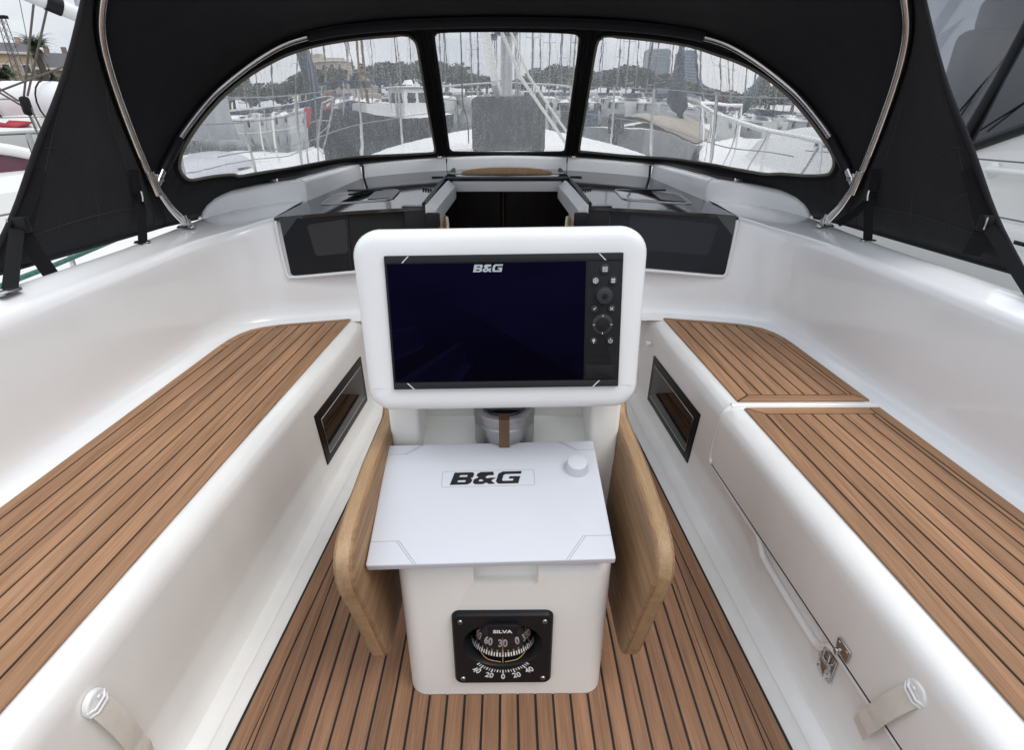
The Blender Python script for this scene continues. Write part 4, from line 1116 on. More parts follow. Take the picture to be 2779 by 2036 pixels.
for s in (-1, 1):
    # hinge between the bows, black end sleeve, deck hinge
    p = Vector((s * 1.186, 1.968, .873))
    b = bmesh.new(); tube_bm(b, [p + Vector((0, -.018, .045)), p + Vector((0, .004, -.03))], .0165, 14); box_bm(b, p + Vector((s * -.004, .018, .018)), (.012, .03, .034), .004)
    cyl_bm(b, .0075, .0065, 0, .008, 12, Matrix.Translation(p + Vector((s * -.012, .020, .016))) @ Matrix.Rotation(R(-90 * s), 4, 'Y')); bobj('bow_hinge', b, steel, hood)
    q0, q1 = Vector((s * 1.174, 2.015, .915)), Vector((s * 1.140, 2.103, 1.012))
    tube('bow_end_sleeve', [q0, q0.lerp(q1, .35), q1], .0165, blackp, hood, n=12)
    q = Vector((s * 1.150, 2.030, .7205))
    b = bmesh.new(); plate_bm(b, rrect(.062, .034, .010), 0, .006, .002, Matrix.Translation(q)); box_bm(b, q + Vector((-.011, 0, .016)), (.005, .022, .026), .003); box_bm(b, q + Vector((.011, 0, .016)), (.005, .022, .026), .003)
    tube_bm(b, [q + Vector((-.018, 0, .020)), q + Vector((.018, 0, .020))], .0055, 10); tube_bm(b, [q + Vector((0, 0, .012)), q + Vector((s * .006, -.003, .042))], .0135, 12)
    for x in (-.023, .023): cyl_bm(b, .006, .005, .005, .009, 10, Matrix.Translation(q + Vector((x, 0, 0))))
    bobj('deck_hinge', b, steel, hood)
# hold-down straps
def band(name, pts, w_, m, parent, nrm, th=.002):
    P = [Vector(p) for p in pts]; rows = []
    for i, p in enumerate(P):
        t = (P[min(i + 1, len(P) - 1)] - P[max(0, i - 1)]).normalized(); sd_ = t.cross(Vector(nrm)).normalized(); n_ = sd_.cross(t)
        rows.append([p - sd_ * w_ / 2, p + sd_ * w_ / 2, p + sd_ * w_ / 2 + n_ * th, p - sd_ * w_ / 2 + n_ * th])
    return loft(name, rows, m, parent, closed=True, caps=True, sharp=30)
for s in (-1, 1):
    st_ = band('hold_down_strap', [(s * 1.192, 1.885, .93), (s * 1.188, 1.87, .87), (s * 1.182, 1.85, .80), (s * 1.172, 1.80, .722)], .026, webbing, hood, (s * -.6, -.8, 0))
    tag(st_, 'strap by the deck hinge')
    b = bmesh.new(); box_bm(b, (s * 1.183, 1.862, .848), (.034, .016, .030), .004); bobj('buckle', b, blackp, st_)
    b = bmesh.new(); tube_bm(b, [Vector((s * 1.166, 1.852, .868)), Vector((s * 1.164, 1.848, .850)), Vector((s * 1.166, 1.846, .838))], .003, 6); bobj('buckle_pin', b, steel, st_)
    p = Vector((s * 1.17, 1.795, .7185)); plate('strap_eye', [(x + p.x, y + p.y) for x, y in rrect(.05, .022, .008)], p.z, p.z + .004, steel, st_, bev=.001)
    if s > 0: band('strap_tail', [(s * 1.183, 1.858, .84), (s * 1.170, 1.90, .79), (s * 1.150, 1.95, .745)], .024, webbing, st_, (s * -.6, -.8, 0))
    else: band('strap_tail', [(s * 1.172, 1.80, .722), (s * 1.165, 1.775, .722), (s * 1.16, 1.755, .723)], .024, webbing, st_, (0, 0, 1))
    # aft corner strap with a long tail
    a = Vector((s * 1.228, 1.455, .875))
    up_ = band('corner_strap', [hs(2, s * .85, .925) + Vector((s * -.006, -.002, 0)), hs(2, s * .885, .935) + Vector((s * -.008, -.004, 0)), hs(2, s * .918, .95) + Vector((s * -.012, -.006, 0))], .030, webbing, hood, (s * -.7, -.7, 0), .003)
    bk_ = hs(2, s * .925, .955) + Vector((s * -.018, -.010, 0))
    b = bmesh.new(); box_bm(b, bk_, (.042, .018, .040), .005); bobj('buckle', b, blackp, up_)
    tube('buckle_pin', [bk_ + Vector((s * .002 - .016, -.012, .016)), bk_ + Vector((s * .002 - .017, -.014, 0)), bk_ + Vector((s * .002 - .016, -.012, -.014))], .003, steel, up_, n=6)
    if s < 0:
        band('strap_tail', [bk_ + Vector((0, 0, -.01)), bk_ + Vector((.008, .004, -.07)), bk_ + Vector((.022, .01, -.13)), bk_ + Vector((.040, .016, -.165))], .036, webbing, up_, (s * -.5, -.8, 0))
        band('strap_run', [bk_ + Vector((-.004, -.01, -.01)), Vector((s * 1.163, 1.262, .722))], .030, webbing, up_, (s * -.5, -.8, 0))
        p = Vector((s * 1.155, 1.245, .7205)); plate('strap_eye', [(x + p.x, y + p.y) for x, y in rrect(.03, .06, .008)], p.z, p.z + .005, steel, up_, bev=.001)
    else:
        band('strap_run', [bk_ + Vector((.0, -.01, -.01)), Vector((s * 1.166, 1.16, .722))], .026, webbing, up_, (s * -.5, -.8, 0))
        band('strap_tail', [bk_ + Vector((0, 0, -.01)), bk_ + Vector((-.004, .004, -.05)), bk_ + Vector((-.006, .008, -.085))], .040, webbing, up_, (s * -.5, -.8, 0))

# ================================================================== OWN DECK FORWARD
WZ = -.9
deckm = mat('deck_white', (.72, .72, .70), .45, var=.06, vscale=3, bump=.1, bscale=200)
rows = []
for y, hb_, zd, zc in ((2.972, 1.64, .565, .79), (3.6, 1.62, .58, .78), (4.6, 1.55, .60, .74), (5.8, 1.40, .62, .69), (6.8, 1.20, .64, .66), (8.0, .85, .66, .67), (9.2, .40, .68, .69), (9.8, .05, .69, .70)):
    hc = hb_ * .62
    P = [(-hb_, zd - .02), (-hb_ * .98, zd), (-hc - .08, zd + .01), (-hc, zd + (zc - zd) * .35), (-hc + .08, zc - .035), (-hc * .5, zc - .008), (0, zc), (hc * .5, zc - .008), (hc - .08, zc - .035), (hc, zd + (zc - zd) * .35), (hc + .08, zd + .01), (hb_ * .98, zd), (hb_, zd - .02), (hb_ * .93, WZ), (0, WZ - .4), (-hb_ * .93, WZ)]
    rows.append([(x, y, z) for x, z in P])
own = loft('foredeck', rows, deckm, closed=True, caps=False, sharp=40)
tag(own, 'white foredeck and cabin top ahead of the sprayhood', kind='structure')
for s in (-1, 1):
    rows = [[(s * x, y, z) for x, z in ((1.27, .545), (1.50, .53), (1.58, .535), (1.60, .56), (1.63, .56), (1.64, .52), (1.56, WZ))] for y in (-1.2, 0, 1, 2.25, 2.98)]
    o = loft('hull_side', rows, deckm, sharp=40); tag(o, 'white outer hull and toe rail below the %s canvas wing' % ('port' if s < 0 else 'starboard'), kind='structure')
# mast, vang and halyards
wire0 = mat('guard_wire', (.20, .20, .21), .45, .7)
silver = mat('anodised_silver', (.52, .53, .54), .4, .6, var=.08, vscale=10, stretch=(1, 1, .1))
mast = thing('yacht_mast', 'silver mast stepped ahead of the sprayhood with bundled halyards', 'mast')
b = bmesh.new(); ol = [(.055 * math.cos(a), 6.0 + .085 * math.sin(a)) for a in (2 * math.pi * i / 20 for i in range(20))]
plate_bm(b, ol, .72, 12.5); bobj('spar', b, silver, mast)
for i, (x, y) in enumerate(((-.085, 5.93), (-.10, 5.9), (-.125, 5.95), (.075, 5.92), (.085, 5.95), (.10, 5.9), (.118, 5.93), (-.02, 5.89))):
    tube('halyard', [(x * 1.15, y, .74), (x, y, 2.2), (x * .7, y, 6)], .005, mat('halyard_grey', (.25, .25, .26), .8), mast, n=6)
b = bmesh.new(); box_bm(b, (-.0, 5.86, 1.70), (.20, .14, .13), .02); box_bm(b, (-.13, 5.80, 1.62), (.10, .06, .05), .01); bobj('gooseneck', b, blackp, mast)
tube('boom', [(0, 5.8, 1.86), (-.02, 3.0, 2.05), (-.03, 1.7, 2.15)], .075, silver, mast, n=14)
vg = tube('boom_vang', [(0, 5.88, .80), (-.085, 5.0, 1.23), (-.22, 3.75, 1.90)], .034, white, mast, n=14)
tube('vang_rod', [(-.02, 5.7, .90), (-.10, 4.9, 1.24)], .024, silver, mast, n=12)
ropeg = mat('rope_white', (.62, .61, .57), .85, bump=.4, bscale=300)
tube('mainsheet', [(-.26, 4.0, 1.98), (.10, 4.3, 1.26), (.47, 4.6, .80)], .011, ropeg, mast, n=6)
tube('mainsheet', [(-.205, 4.0, 1.99), (.155, 4.32, 1.27), (.535, 4.62, .80)], .009, ropeg, mast, n=6)
tube('topping_line', cr([(-.29, 4.1, 2.2), (-.292, 4.1, 1.3), (-.29, 4.1, 1.10), (-.265, 4.1, 1.0), (-.26, 4.1, .86)], 5), .005, blackp, mast, n=6)
bag = box('deck_bag', (.015, 5.25, .915), (.62, .34, .45), mat('charcoal_cloth', (.020, .021, .024), .85, bump=.5, bscale=60), bev=.05, seg=3)
tag(bag, 'charcoal bag lashed on deck at the foot of the mast', 'bag')
# winch at the starboard quarter and green jib sheet along the port deck
wi = thing('sheet_winch', 'chrome sheet winch at the edge of the starboard coaming', 'winch')
Mw = Matrix.Translation((1.215, 1.135, .705))
prof = [(.055, 0), (.055, .012), (.046, .016), (.041, .03), (.040, .05), (.045, .062), (.047, .068), (.047, .076), (.036, .080), (.018, .084)]
loft('drum', [[Mw @ Vector((r_ * math.cos(2 * math.pi * i / 32), r_ * math.sin(2 * math.pi * i / 32), z)) for i in range(32)] for r_, z in prof], steel, wi, closed=True, caps=True, sharp=25)
greenr = mat('green_rope', (.10, .28, .22), .85, var=.5, vscale=120, bump=.8, bscale=400)
tag(tube('jib_sheet', cr([(-1.52, 2.55, .655), (-1.50, 2.30, .66), (-1.475, 2.09, .66), (-1.43, 1.74, .66), (-1.413, 1.546, .66), (-1.39, 1.2, .65), (-1.36, .6, .62)], 5), .008, greenr), 'green flecked rope running aft under the port canvas edge', 'rope')
for s in (-1, 1):
    p = Vector((s * 1.56, 2.42 if s > 0 else 2.9, .55))
    st = thing('stanchion', 'stainless stanchion on the %s side deck' % ('port' if s < 0 else 'starboard'), 'stanchion')
    tube('post', [p, p + Vector((s * .02, 0, .60))], .0125, steel, st, n=10); cyl('foot', .035, .02, 0, .03, steel, st, 16, Matrix.Translation(p), bev=.004)

# bow rail and guard wires of our own foredeck
bp_ = thing('bow_pulpit', 'stainless pulpit and guard wires round our own foredeck', 'rail')
GP = [(1.58, 3.3, .56), (1.52, 4.6, .58), (1.38, 5.8, .60), (1.18, 6.8, .62), (.83, 8.0, .64), (.42, 9.1, .66)]
for s in (-1, 1):
    for x, y, z in GP[1:]: tube('stanchion', [(s * x, y, z), (s * x, y, z + .60)], .012, steel, bp_, n=8)
    for hh in (.30, .60): tube('guard_wire', [(s * x, y, z + hh) for x, y, z in GP], .004, wire0, bp_, n=5)
tube('bow_rail', cr([(-.83, 8.0, 1.24), (-.42, 9.1, 1.28), (-.15, 9.8, 1.30), (.15, 9.8, 1.30), (.42, 9.1, 1.28), (.83, 8.0, 1.24)], 5), .0135, steel, bp_, n=8)
tube('furled_genoa', [(0, 9.6, .80), (0, 9.5, 1.1), (0, 8.2, 5.0), (0, 6.4, 11)], [.03, .07, .085, .03], mat('white_sailcloth', (.62, .62, .60), .8), bp_, n=10)

# ================================================================== HARBOUR
water = mesh('water', [(-3000, -3000, WZ), (3000, -3000, WZ), (3000, 3000, WZ), (-3000, 3000, WZ)], [(0, 1, 2, 3)], mat('harbour_water', (.03, .055, .055), .08, bump=.9, bscale=2.5, stretch=(1, 1, 1), var=.2, vscale=.4), smooth=False)
tag(water, kind='structure')
concrete = mat('quay_stone', (.30, .28, .25), .9, var=.25, vscale=.8)
q = box('quay', (60, 330, -.6), (330, 420, 2.4), concrete); tag(q, 'stone quay across the harbour', kind='structure')
q = box('promenade', (-165, 160, -.6), (230, 220, 2.4), concrete); tag(q, 'palm lined stone promenade', kind='structure')

def hull_bm(L_, beam, zd, sheer=.25, stern=.72, rake=.6, flare=.86):
    rows = []
    for i in range(15):
        t = i / 14
        hb_ = beam / 2 * (stern + (1 - stern) * math.sin(min(1, t / .45) * math.pi / 2)) if t < .45 else beam / 2 * max(.012, math.cos((t - .45) / .55 * math.pi / 2) ** .75)
        z = zd + sheer * (t - .35) ** 2 * 2.2 * (1 if t > .35 else .5)
        y = t * L_; yk = y - rake * max(0, t - .8) * 5 * .4
        rows.append([Vector(p) for p in ((0, y, z + .04 * hb_), (hb_ * .6, y, z + .03 * hb_), (hb_ * .96, y, z), (hb_ * .965, y, z + .03), (hb_, y, z + .03), (hb_, y, z - .03), (hb_ * .985, lerp(y, yk, .3), z - .25), (hb_ * flare, lerp(y, yk, .8), WZ), (0, yk, WZ - .3))])
    return rows
def hull(parent, L_, beam, zd, m_h, m_d, **k):
    rows = hull_bm(L_, beam, zd, **k)
    full_ = [[Vector((-p.x, p.y, p.z)) for p in reversed(r_[5:])] + r_[5:] for r_ in rows]
    # topsides
    v = [p for r_ in rows for p in r_[4:]] + [Vector((-p.x, p.y, p.z)) for r_ in rows for p in r_[4:]]
    n = 5; f = []
    for side in (0, len(rows) * n):
        for i in range(len(rows) - 1):
            for j in range(n - 1): a = side + i * n + j; f.append((a, a + 1, a + n + 1, a + n))
    tr_ = [j for j in range(n)] + [len(rows) * n + j for j in range(n - 1, -1, -1)]; f.append(tuple(tr_))
    mesh('hull', v, f, m_h, parent, sharp=40)
    v = [p for r_ in rows for p in r_[:5]] + [Vector((-p.x, p.y, p.z)) for r_ in rows for p in r_[:5]]; f = []
    for side in (0, len(rows) * n):
        for i in range(len(rows) - 1):
            for j in range(n - 1): a = side + i * n + j; f.append((a, a + 1, a + n + 1, a + n))
    mesh('deck', v, f, m_d, parent, sharp=40)
    return rows
def trunk(name, parent, y0, y1, w0, w1, z0, h, m, nose=.5, crown=.05, tail=.12):
    rows = []
    for i in range(11):
        t = i / 10; y = lerp(y0, y1, t); w_ = lerp(w0, w1, t) / 2
        hh = h * min(1, (i + .02) / (10 * tail + .01)) if t < tail else h * min(1, ((1 - t) / nose + .02)) ** .6
        rows.append([(-w_, y, z0 - .05), (-w_ * .95, y, z0 + hh * .75), (-w_ * .86, y, z0 + hh * .97), (-w_ * .4, y, z0 + hh + crown * .8), (0, y, z0 + hh + crown), (w_ * .4, y, z0 + hh + crown * .8), (w_ * .86, y, z0 + hh * .97), (w_ * .95, y, z0 + hh * .75), (w_, y, z0 - .05)])
    return loft(name, rows, m, parent, caps=True, sharp=35)
hullw = mat('hull_white', (.74, .74, .72), .3, var=.05, vscale=1.5)
hullb = mat('hull_navy', (.02, .03, .06), .25)
hullg = mat('hull_dark', (.028, .030, .034), .5, var=.3, vscale=4)
darkwin = mat('boat_window', (.02, .02, .022), .1)
navy = mat('navy_canvas', (.018, .028, .055), .85)
tanc = mat('tan_canvas', (.30, .265, .215), .85, var=.2, vscale=4)
sparb = mat('varnished_spar', (.16, .075, .035), .45)
wire = mat('rigging_wire', (.16, .16, .17), .45, .7)
def rig(parent, my, zd, hgt, m, bl=3.6, furl=None, L_=10.5, spreaders=2, r_=.075, stack=None):
    tube('mast', [(0, my, zd), (0, my - .05, zd + hgt)], r_, m, parent, n=8)
    for i in range(spreaders):
        z = zd + hgt * (.36 + .28 * i)
        sp_ = [(-.62 + .12 * i, my - .18, z + .04), (0, my, z), (.62 - .12 * i, my - .18, z + .04)]; tube('spreader', sp_, .022, m, parent, n=6)
    for s in (-1, 1): tube('shroud', [(s * 1.35, my - .3, zd), (s * .62, my - .18, zd + hgt * .36), (s * .02, my, zd + hgt * .92)], .009, wire, parent, n=4)
    tube('backstay', [(0, .1, zd), (0, my, zd + hgt)], .008, wire, parent, n=4)
    fs = [(0, L_ - .2, zd + .3), (0, my, zd + hgt * .95)]
    if furl: tube('furled_sail', [fs[0], Vector(fs[0]).lerp(Vector(fs[1]), .06), Vector(fs[0]).lerp(Vector(fs[1]), .5), fs[1]], [.02, .085, .07, .02], furl, parent, n=8)
    else: tube('forestay', fs, .009, wire, parent, n=4)
    tube('boom', [(0, my, zd + 1.35), (0, my - bl, zd + 1.42)], .06, m, parent, n=8)
    if stack: tube('sail_cover', [(0, my + .05, zd + 1.9), (0, my - .3, zd + 1.62), (0, my - bl * .5, zd + 1.56), (0, my - bl, zd + 1.50)], [.05, .17, .15, .08], stack, parent, n=10)
def pulpit(parent, rows, zd, frm=10, h=.6, m=None):
    m = m or steel; b = bmesh.new(); P = []
    for r_ in rows[frm:]: P.append(Vector((r_[4].x * .95, r_[4].y, r_[4].z)))
    top = [p + Vector((0, 0, h)) for p in P]; tp = top + [Vector((-p.x, p.y, p.z)) for p in reversed(top)]
    tube_bm(b, cr(tp, 3), .014, 8)
    mid = [p + Vector((0, 0, h * .5)) for p in P]; tube_bm(b, mid + [Vector((-p.x, p.y, p.z)) for p in reversed(mid)], .006, 6)
    for s in (-1, 1):
        for p in P[::2]: tube_bm(b, [Vector((s * p.x, p.y, p.z - .02)), Vector((s * p.x, p.y, p.z + h))], .012, 6)
    bobj('pulpit', b, m, parent)
def lifelines(parent, rows, i0, i1, h=.6):
    for s in (-1, 1):
        for r_ in rows[i0:i1 + 1:2]: tube('stanchion', [Vector((s * r_[4].x * .95, r_[4].y, r_[4].z)), Vector((s * r_[4].x * .95, r_[4].y, r_[4].z + h))], .012, steel, parent, n=6)
        for hh in (h, h * .5): tube('lifeline', [Vector((s * r_[4].x * .95, r_[4].y, r_[4].z + hh)) for r_ in rows[i0:i1 + 1]], .004, wire, parent, n=4)

# ---- yacht alongside to port: white deck fills the foot of the port window
L1 = thing('sailing_yacht', 'white sailing yacht moored alongside to port, its deck below the window', 'yacht', loc=(-4.25, -3.6, 0)); L1.rotation_euler.z = R(-4.0)
rw = hull(L1, 14.8, 3.7, .38, hullw, deckm, sheer=.12)
trunk('coachroof', L1, 5.0, 11.5, 2.3, 1.0, .42, .34, hullw, nose=.55)
pulpit(L1, rw, .4, 11, .62); lifelines(L1, rw, 2, 10)
rig(L1, 11.35, .75, 15, silver, 4.2, None, 14.6, r_=.085)
# arched windscreen and tinted panes of its doghouse
for x, w_ in ((.78, .02),):
    pass
dg_ = trunk('doghouse', L1, 4.2, 8.9, 1.5, 1.3, .42, .62, hullw, nose=.45, tail=.10)
for s in (1,):
    ol = [(5.2, .70), (8.0, .62), (7.7, .78), (7.2, .91), (6.4, .99), (5.2, .99)]
    b = bmesh.new(); P = [Vector((s * (.735 - (z - .42) * .12), y, z)) for y, z in ol]; b.faces.new([b.verts.new(p) for p in P]); bobj('doghouse_window', b, mat('pink_reflection_glass', (.10, .035, .05), .06), L1, smooth=False)  # pink reflection put into the pane's base colour
    tube('window_arch', cr([P[1], P[2], P[3], P[4], P[5]], 4), .035, white, L1, n=10)
    tube('window_ledge', [P[0], P[1]], .02, blackp, L1, n=8)
# domed hatches on its foredeck
for y, x in ((9.2, .75), (9.9, .55)):
    b = bmesh.new()
    for k in range(6): pass
    rr = [[Vector((x + .32 * math.cos(R(e)) * math.cos(R(a)), y + .5 * math.cos(R(e)) * math.sin(R(a)), .50 + .20 * math.sin(R(e)))) for a in range(0, 360, 20)] for e in (0, 20, 40, 60, 80)]
    b.free(); loft('domed_hatch', rr, mat('hatch_grey', (.45, .45, .48), .3), L1, closed=True, caps=True)
gsail = mat('grey_sailcloth', (.40, .42, .45), .8, var=.2, vscale=3, stretch=(4, 4, .5))
rows = []
for i in range(12):
    z = lerp(.80, 3.4, i / 11); w_ = lerp(.33, .22, i / 11)
    rows.append([Vector((.15 + (w_ + .035 * math.sin(a * 5 + i * .4)) * math.cos(a), 10.6 - i * .06 + w_ * .6 * math.sin(a), z)) for a in (2 * math.pi * k / 22 for k in range(22))])
sb = loft('folded_sail', rows, gsail, closed=True, caps=True, sharp=0); sb.parent = L1
for p in ((.2, 12.4), (-.25, 12.9), (.45, 11.8)):
    tube('mooring_line', [(p[0], p[1], 1.05), (p[0] + .15, p[1] - .4, .5)], .012, ropeg, L1, n=5)
redc = mat('red_cloth', (.40, .03, .05), .8, var=.3, vscale=8)
for p in ((.25, 13.6), (.62, 12.7)):
    b = bmesh.new(); box_bm(b, (p[0], p[1], .95), (.05, .10, .22), .02); bobj('red_cover', b, redc, L1)

# ---- yacht beyond it, seen outside the canvas wing
L2 = thing('ketch', 'white ketch beyond the port canvas wing with tackle hanging from its boom', 'yacht', loc=(-9.35, .5, 0)); L2.rotation_euler.z = R(-3)
rw2 = hull(L2, 15, 3.9, .80, hullw, deckm, sheer=.1)
trunk('coachroof', L2, 9.5, 13, 2.4, 1.2, .85, .30, hullw)
rig(L2, 13.0, .85, 15, silver, .4, None, 14.8, r_=.085)
bo_ = thing('swung_boom', 'white boom with a black band slanting across the sky by the canvas wing', 'boom')
tube('spar', [(-5.5, 5.9, 2.55), (-4.55, 7.0, 2.02), (-3.75, 7.9, 1.62)], .075, white, bo_, n=14)
tube('boom_band', [(-4.72, 6.8, 2.115), (-4.64, 6.9, 2.07)], .083, blackp, bo_, n=14)
gr_ = mat('tackle_rope', (.20, .17, .15), .9, var=.4, vscale=60, bump=.6, bscale=200)
tk_ = thing('rope_tackle', 'grey rope tackle and black block hanging from the swung boom', 'tackle')
for a, b_ in (((-4.87, 6.9, 2.2), (-5.42, 7.0, 1.25)), ((-4.74, 6.9, 2.15), (-5.38, 7.0, 1.25)), ((-5.75, 6.95, 1.42), (-5.50, 7.0, 1.2)), ((-5.75, 6.95, 1.36), (-5.48, 7.0, 1.15)), ((-5.45, 7, 1.2), (-5.36, 7.0, .45)), ((-5.40, 7, 1.2), (-5.28, 7.0, .45)), ((-5.85, 6.9, 1.22), (-4.6, 7.0, 1.62))):
    tube('tackle_line', [a, b_], .011, gr_, tk_, n=6)
b = bmesh.new(); box_bm(b, (-5.43, 7.0, 1.15), (.10, .08, .20), .035); bobj('tackle_block', b, blackp, tk_)
tube('guard_rail', cr([(1.05, 9.0, .85), (1.06, 9.0, 1.20), (1.2, 9.0, 1.26), (1.5, 8.95, 1.25), (1.66, 8.9, 1.15), (1.72, 8.9, .85)], 5), .018, steel, L2, n=8)
rows = []
for i in range(9):
    t = i / 8; rows.append([Vector((lerp(1.0, 1.9, t), lerp(7.6, 9.6, t) , 0)) + Vector((-.35 * math.cos(a), 0, 1.02 + .30 * math.sin(a))) * 1.0 for a in (2 * math.pi * k / 16 for k in range(16))])
tag(loft('dinghy_tube', [[Vector((-9.6 + 2.3 * i / 8, 10.2 + .4 * i / 8 + .34 * math.cos(a) * (1 if 0 < i < 8 else .8), 1.22 + .33 * math.sin(a) * (1 if 0 < i < 8 else .8))) for a in (2 * math.pi * k / 18 for k in range(18))] for i in range(9)], mat('dinghy_white', (.72, .72, .73), .4), closed=True, caps=True), 'white inflatable dinghy tube strapped on the ketch deck', 'dinghy')
for i, wd_ in ((1, 'nearest'), (3, 'middle'), (5, 'farthest')):
    xq = -9.4 + .36 * i
    tag(tube('dinghy_strap', [Vector((xq, 10.4 + .36 * math.cos(R(a)), 1.22 + .345 * math.sin(R(a)))) for a in range(-60, 241, 20)], .014, blackp, n=5), wd_ + ' of three black straps round the white dinghy tube', 'strap', 'straps round the dinghy')
rc = mesh('red_tarpaulin', [Vector((-7.75 + .20 * math.sin(i * 1.7) - .3 * j, 8.6 + i * .28 - .2, .84 + .09 * abs(math.sin(i * 2.3 + j)) + .03 * (j == 1))) for i in range(8) for j in range(3)], [(i * 3 + j, i * 3 + j + 1, i * 3 + j + 4, i * 3 + j + 3) for i in range(7) for j in range(2)], redc)
solid(rc, .02); tag(rc, 'crumpled red tarpaulin on the ketch deck edge', 'tarpaulin')

# ---- dark fishing boat with white wheelhouse, off the port bow
fb = thing('fishing_boat', 'dark hulled fishing boat with white wheelhouse and blue awning', 'boat', loc=(-3.3, 30.9, 0)); fb.rotation_euler.z = R(131)
rwf = hull(fb, 6.3, 2.7, .02, hullg, deckm, sheer=.85, stern=.8, flare=.7)
tube('rubbing_strake', [Vector((r_[4].x + .02, r_[4].y, r_[4].z - .03)) for r_ in rwf], .05, white, fb, n=6)
def house(parent, c, s_, m, wn_, roofm):
    box('wheelhouse', c, s_, m, parent, bev=.06)
    for fx in (-1, 1):
        for k in range(2): box('house_window', (c[0] + fx * s_[0] / 2, c[1] + (k - .5) * s_[1] * .42, c[2] + .18 * s_[2]), (.02, s_[1] * .30, s_[2] * .34), wn_, parent, bev=.005)
    for fy_ in (-1, 1):
        for k in range(2): box('house_window', (c[0] + (k - .5) * s_[0] * .44, c[1] + fy_ * s_[1] / 2, c[2] + .18 * s_[2]), (s_[0] * .32, .02, s_[2] * .34), wn_, parent, bev=.005)
    box('house_roof', (c[0], c[1], c[2] + s_[2] / 2 + .04), (s_[0] + .22, s_[1] + .25, .08), roofm, parent, bev=.03)
house(fb, (-.1, 1.9, .70), (1.4, 1.4, 1.3), white, darkwin, white)
box('deckhouse', (.0, 3.7, .42), (1.3, 1.5, .6), greygel, fb, bev=.06)
box('awning', (.0, 4.4, 1.62), (2.0, 2.6, .07), navy, fb, bev=.03)
for x in (-.85, .85):
    for y in (3.3, 5.5): tube('awning_pole', [(x, y, .3), (x, y, 1.6)], .02, steel, fb, n=6)
tube('mast', [(0, 4.0, .6), (0, 4.1, 7.5)], .06, sparb, fb, n=8)
cyl('radar_dome', .24, .20, 1.8, 2.02, white, fb, 18, Matrix.Translation((-.1, 1.9, -.30)), bev=.05)
b = bmesh.new(); tube_bm(b, [Vector((.9 + .30 * math.cos(R(a)), 5.2, .95 + .30 * math.sin(R(a)))) for a in range(0, 360, 20)], .07, 8, True); bobj('lifebuoy', b, mat('faded_orange', (.45, .14, .08), .6), fb)

# ---- motor yacht alongside to starboard
R1 = thing('motor_yacht', 'white motor yacht with dark glazing moored alongside to starboard', 'yacht')
rows = []
for y, xi, zd in ((-4, 2.05, .55), (0, 2.06, .52), (2.5, 2.10, .48), (4.5, 2.16, .45), (6.5, 2.26, .47), (8.5, 2.50, .53), (10.0, 3.0, .60), (11.2, 3.9, .66)):
    xo = 8.2 - xi if y < 6 else 8.2 - xi
    rows.append([Vector(p) for p in ((xi + .18, y, WZ), (xi + .05, y, -.2), (xi, y, zd - .10), (xi + .01, y, zd), (xi + .06, y, zd + .02), (xi + .12, y, zd - .01), (4.1, y, zd + .05), (xo - .06, y, zd + .02), (xo, y, zd - .1), (xo - .18, y, WZ))])
loft('hull', rows, hullw, R1, caps=True, sharp=35)
# raised foredeck with sun pad
rows = []
for y, w_, z in ((5.3, 1.25, .98), (6.2, 1.22, .95), (7.2, 1.10, .86), (8.2, .85, .74), (8.8, .55, .60)):
    rows.append([(4.1 - w_ - .06, y, .44), (4.1 - w_, y, z - .10), (4.1 - w_ + .08, y, z), (4.1, y, z + .03), (4.1 + w_ - .08, y, z), (4.1 + w_, y, z - .1), (4.1 + w_ + .06, y, .44)])
loft('foredeck_trunk', rows, hullw, R1, caps=True, sharp=35)
# bow rail
RP = [(2.22, 3.6, .86), (2.27, 4.4, .895), (2.38, 5.6, .94), (2.50, 6.8, .985), (2.62, 8.2, 1.04), (2.9, 9.6, 1.10), (3.4, 10.6, 1.13), (4.1, 11.2, 1.15)]
tube('bow_rail', cr(RP, 5), .022, white, R1, n=10)
for x, y, z in RP[1:]:
    tube('rail_stanchion', [(x, y, z), (x - .03, y - .10, .47)], .014, white, R1, n=8)
    tube('rail_stanchion', [(x, y, z), (x - .02, y + .28, .47)], .010, steel, R1, n=8)
# superstructure: white side, dark glazing, grey screen cover
def quad(name, P, m, parent, th=.02, nrm=(1, 0, 0)):
    A = [Vector(p) for p in P]; Bk = [p + Vector(nrm) * th for p in A]; n = len(A)
    return mesh(name, A + Bk, [tuple(range(n))] + [tuple(range(2 * n - 1, n - 1, -1))] + [(i, (i + 1) % n, n + (i + 1) % n, n + i) for i in range(n)], m, parent, smooth=False)
XS = 2.72
quad('cabin_side', [(XS - .10, -4, .45), (XS - .06, 5.4, .45), (XS, 5.4, .80), (XS, 4.2, .82), (XS, 3.45, .885), (XS, 3.0, 1.06), (XS, 2.0, 1.34), (XS, -4, 1.5)], hullw, R1, .05)
tglass = bpy.data.materials.new('tinted_glazing'); tglass.use_nodes = True
t_ = tglass.node_tree; t_.nodes.clear(); N = t_.nodes.new; K = t_.links.new
o1 = N('ShaderNodeOutputMaterial'); tr = N('ShaderNodeBsdfTransparent'); tr.inputs[0].default_value = (.72, .73, .75, 1); gs = N('ShaderNodeBsdfGlossy'); gs.inputs['Roughness'].default_value = .02; gs.inputs[0].default_value = (.9, .9, .92, 1)
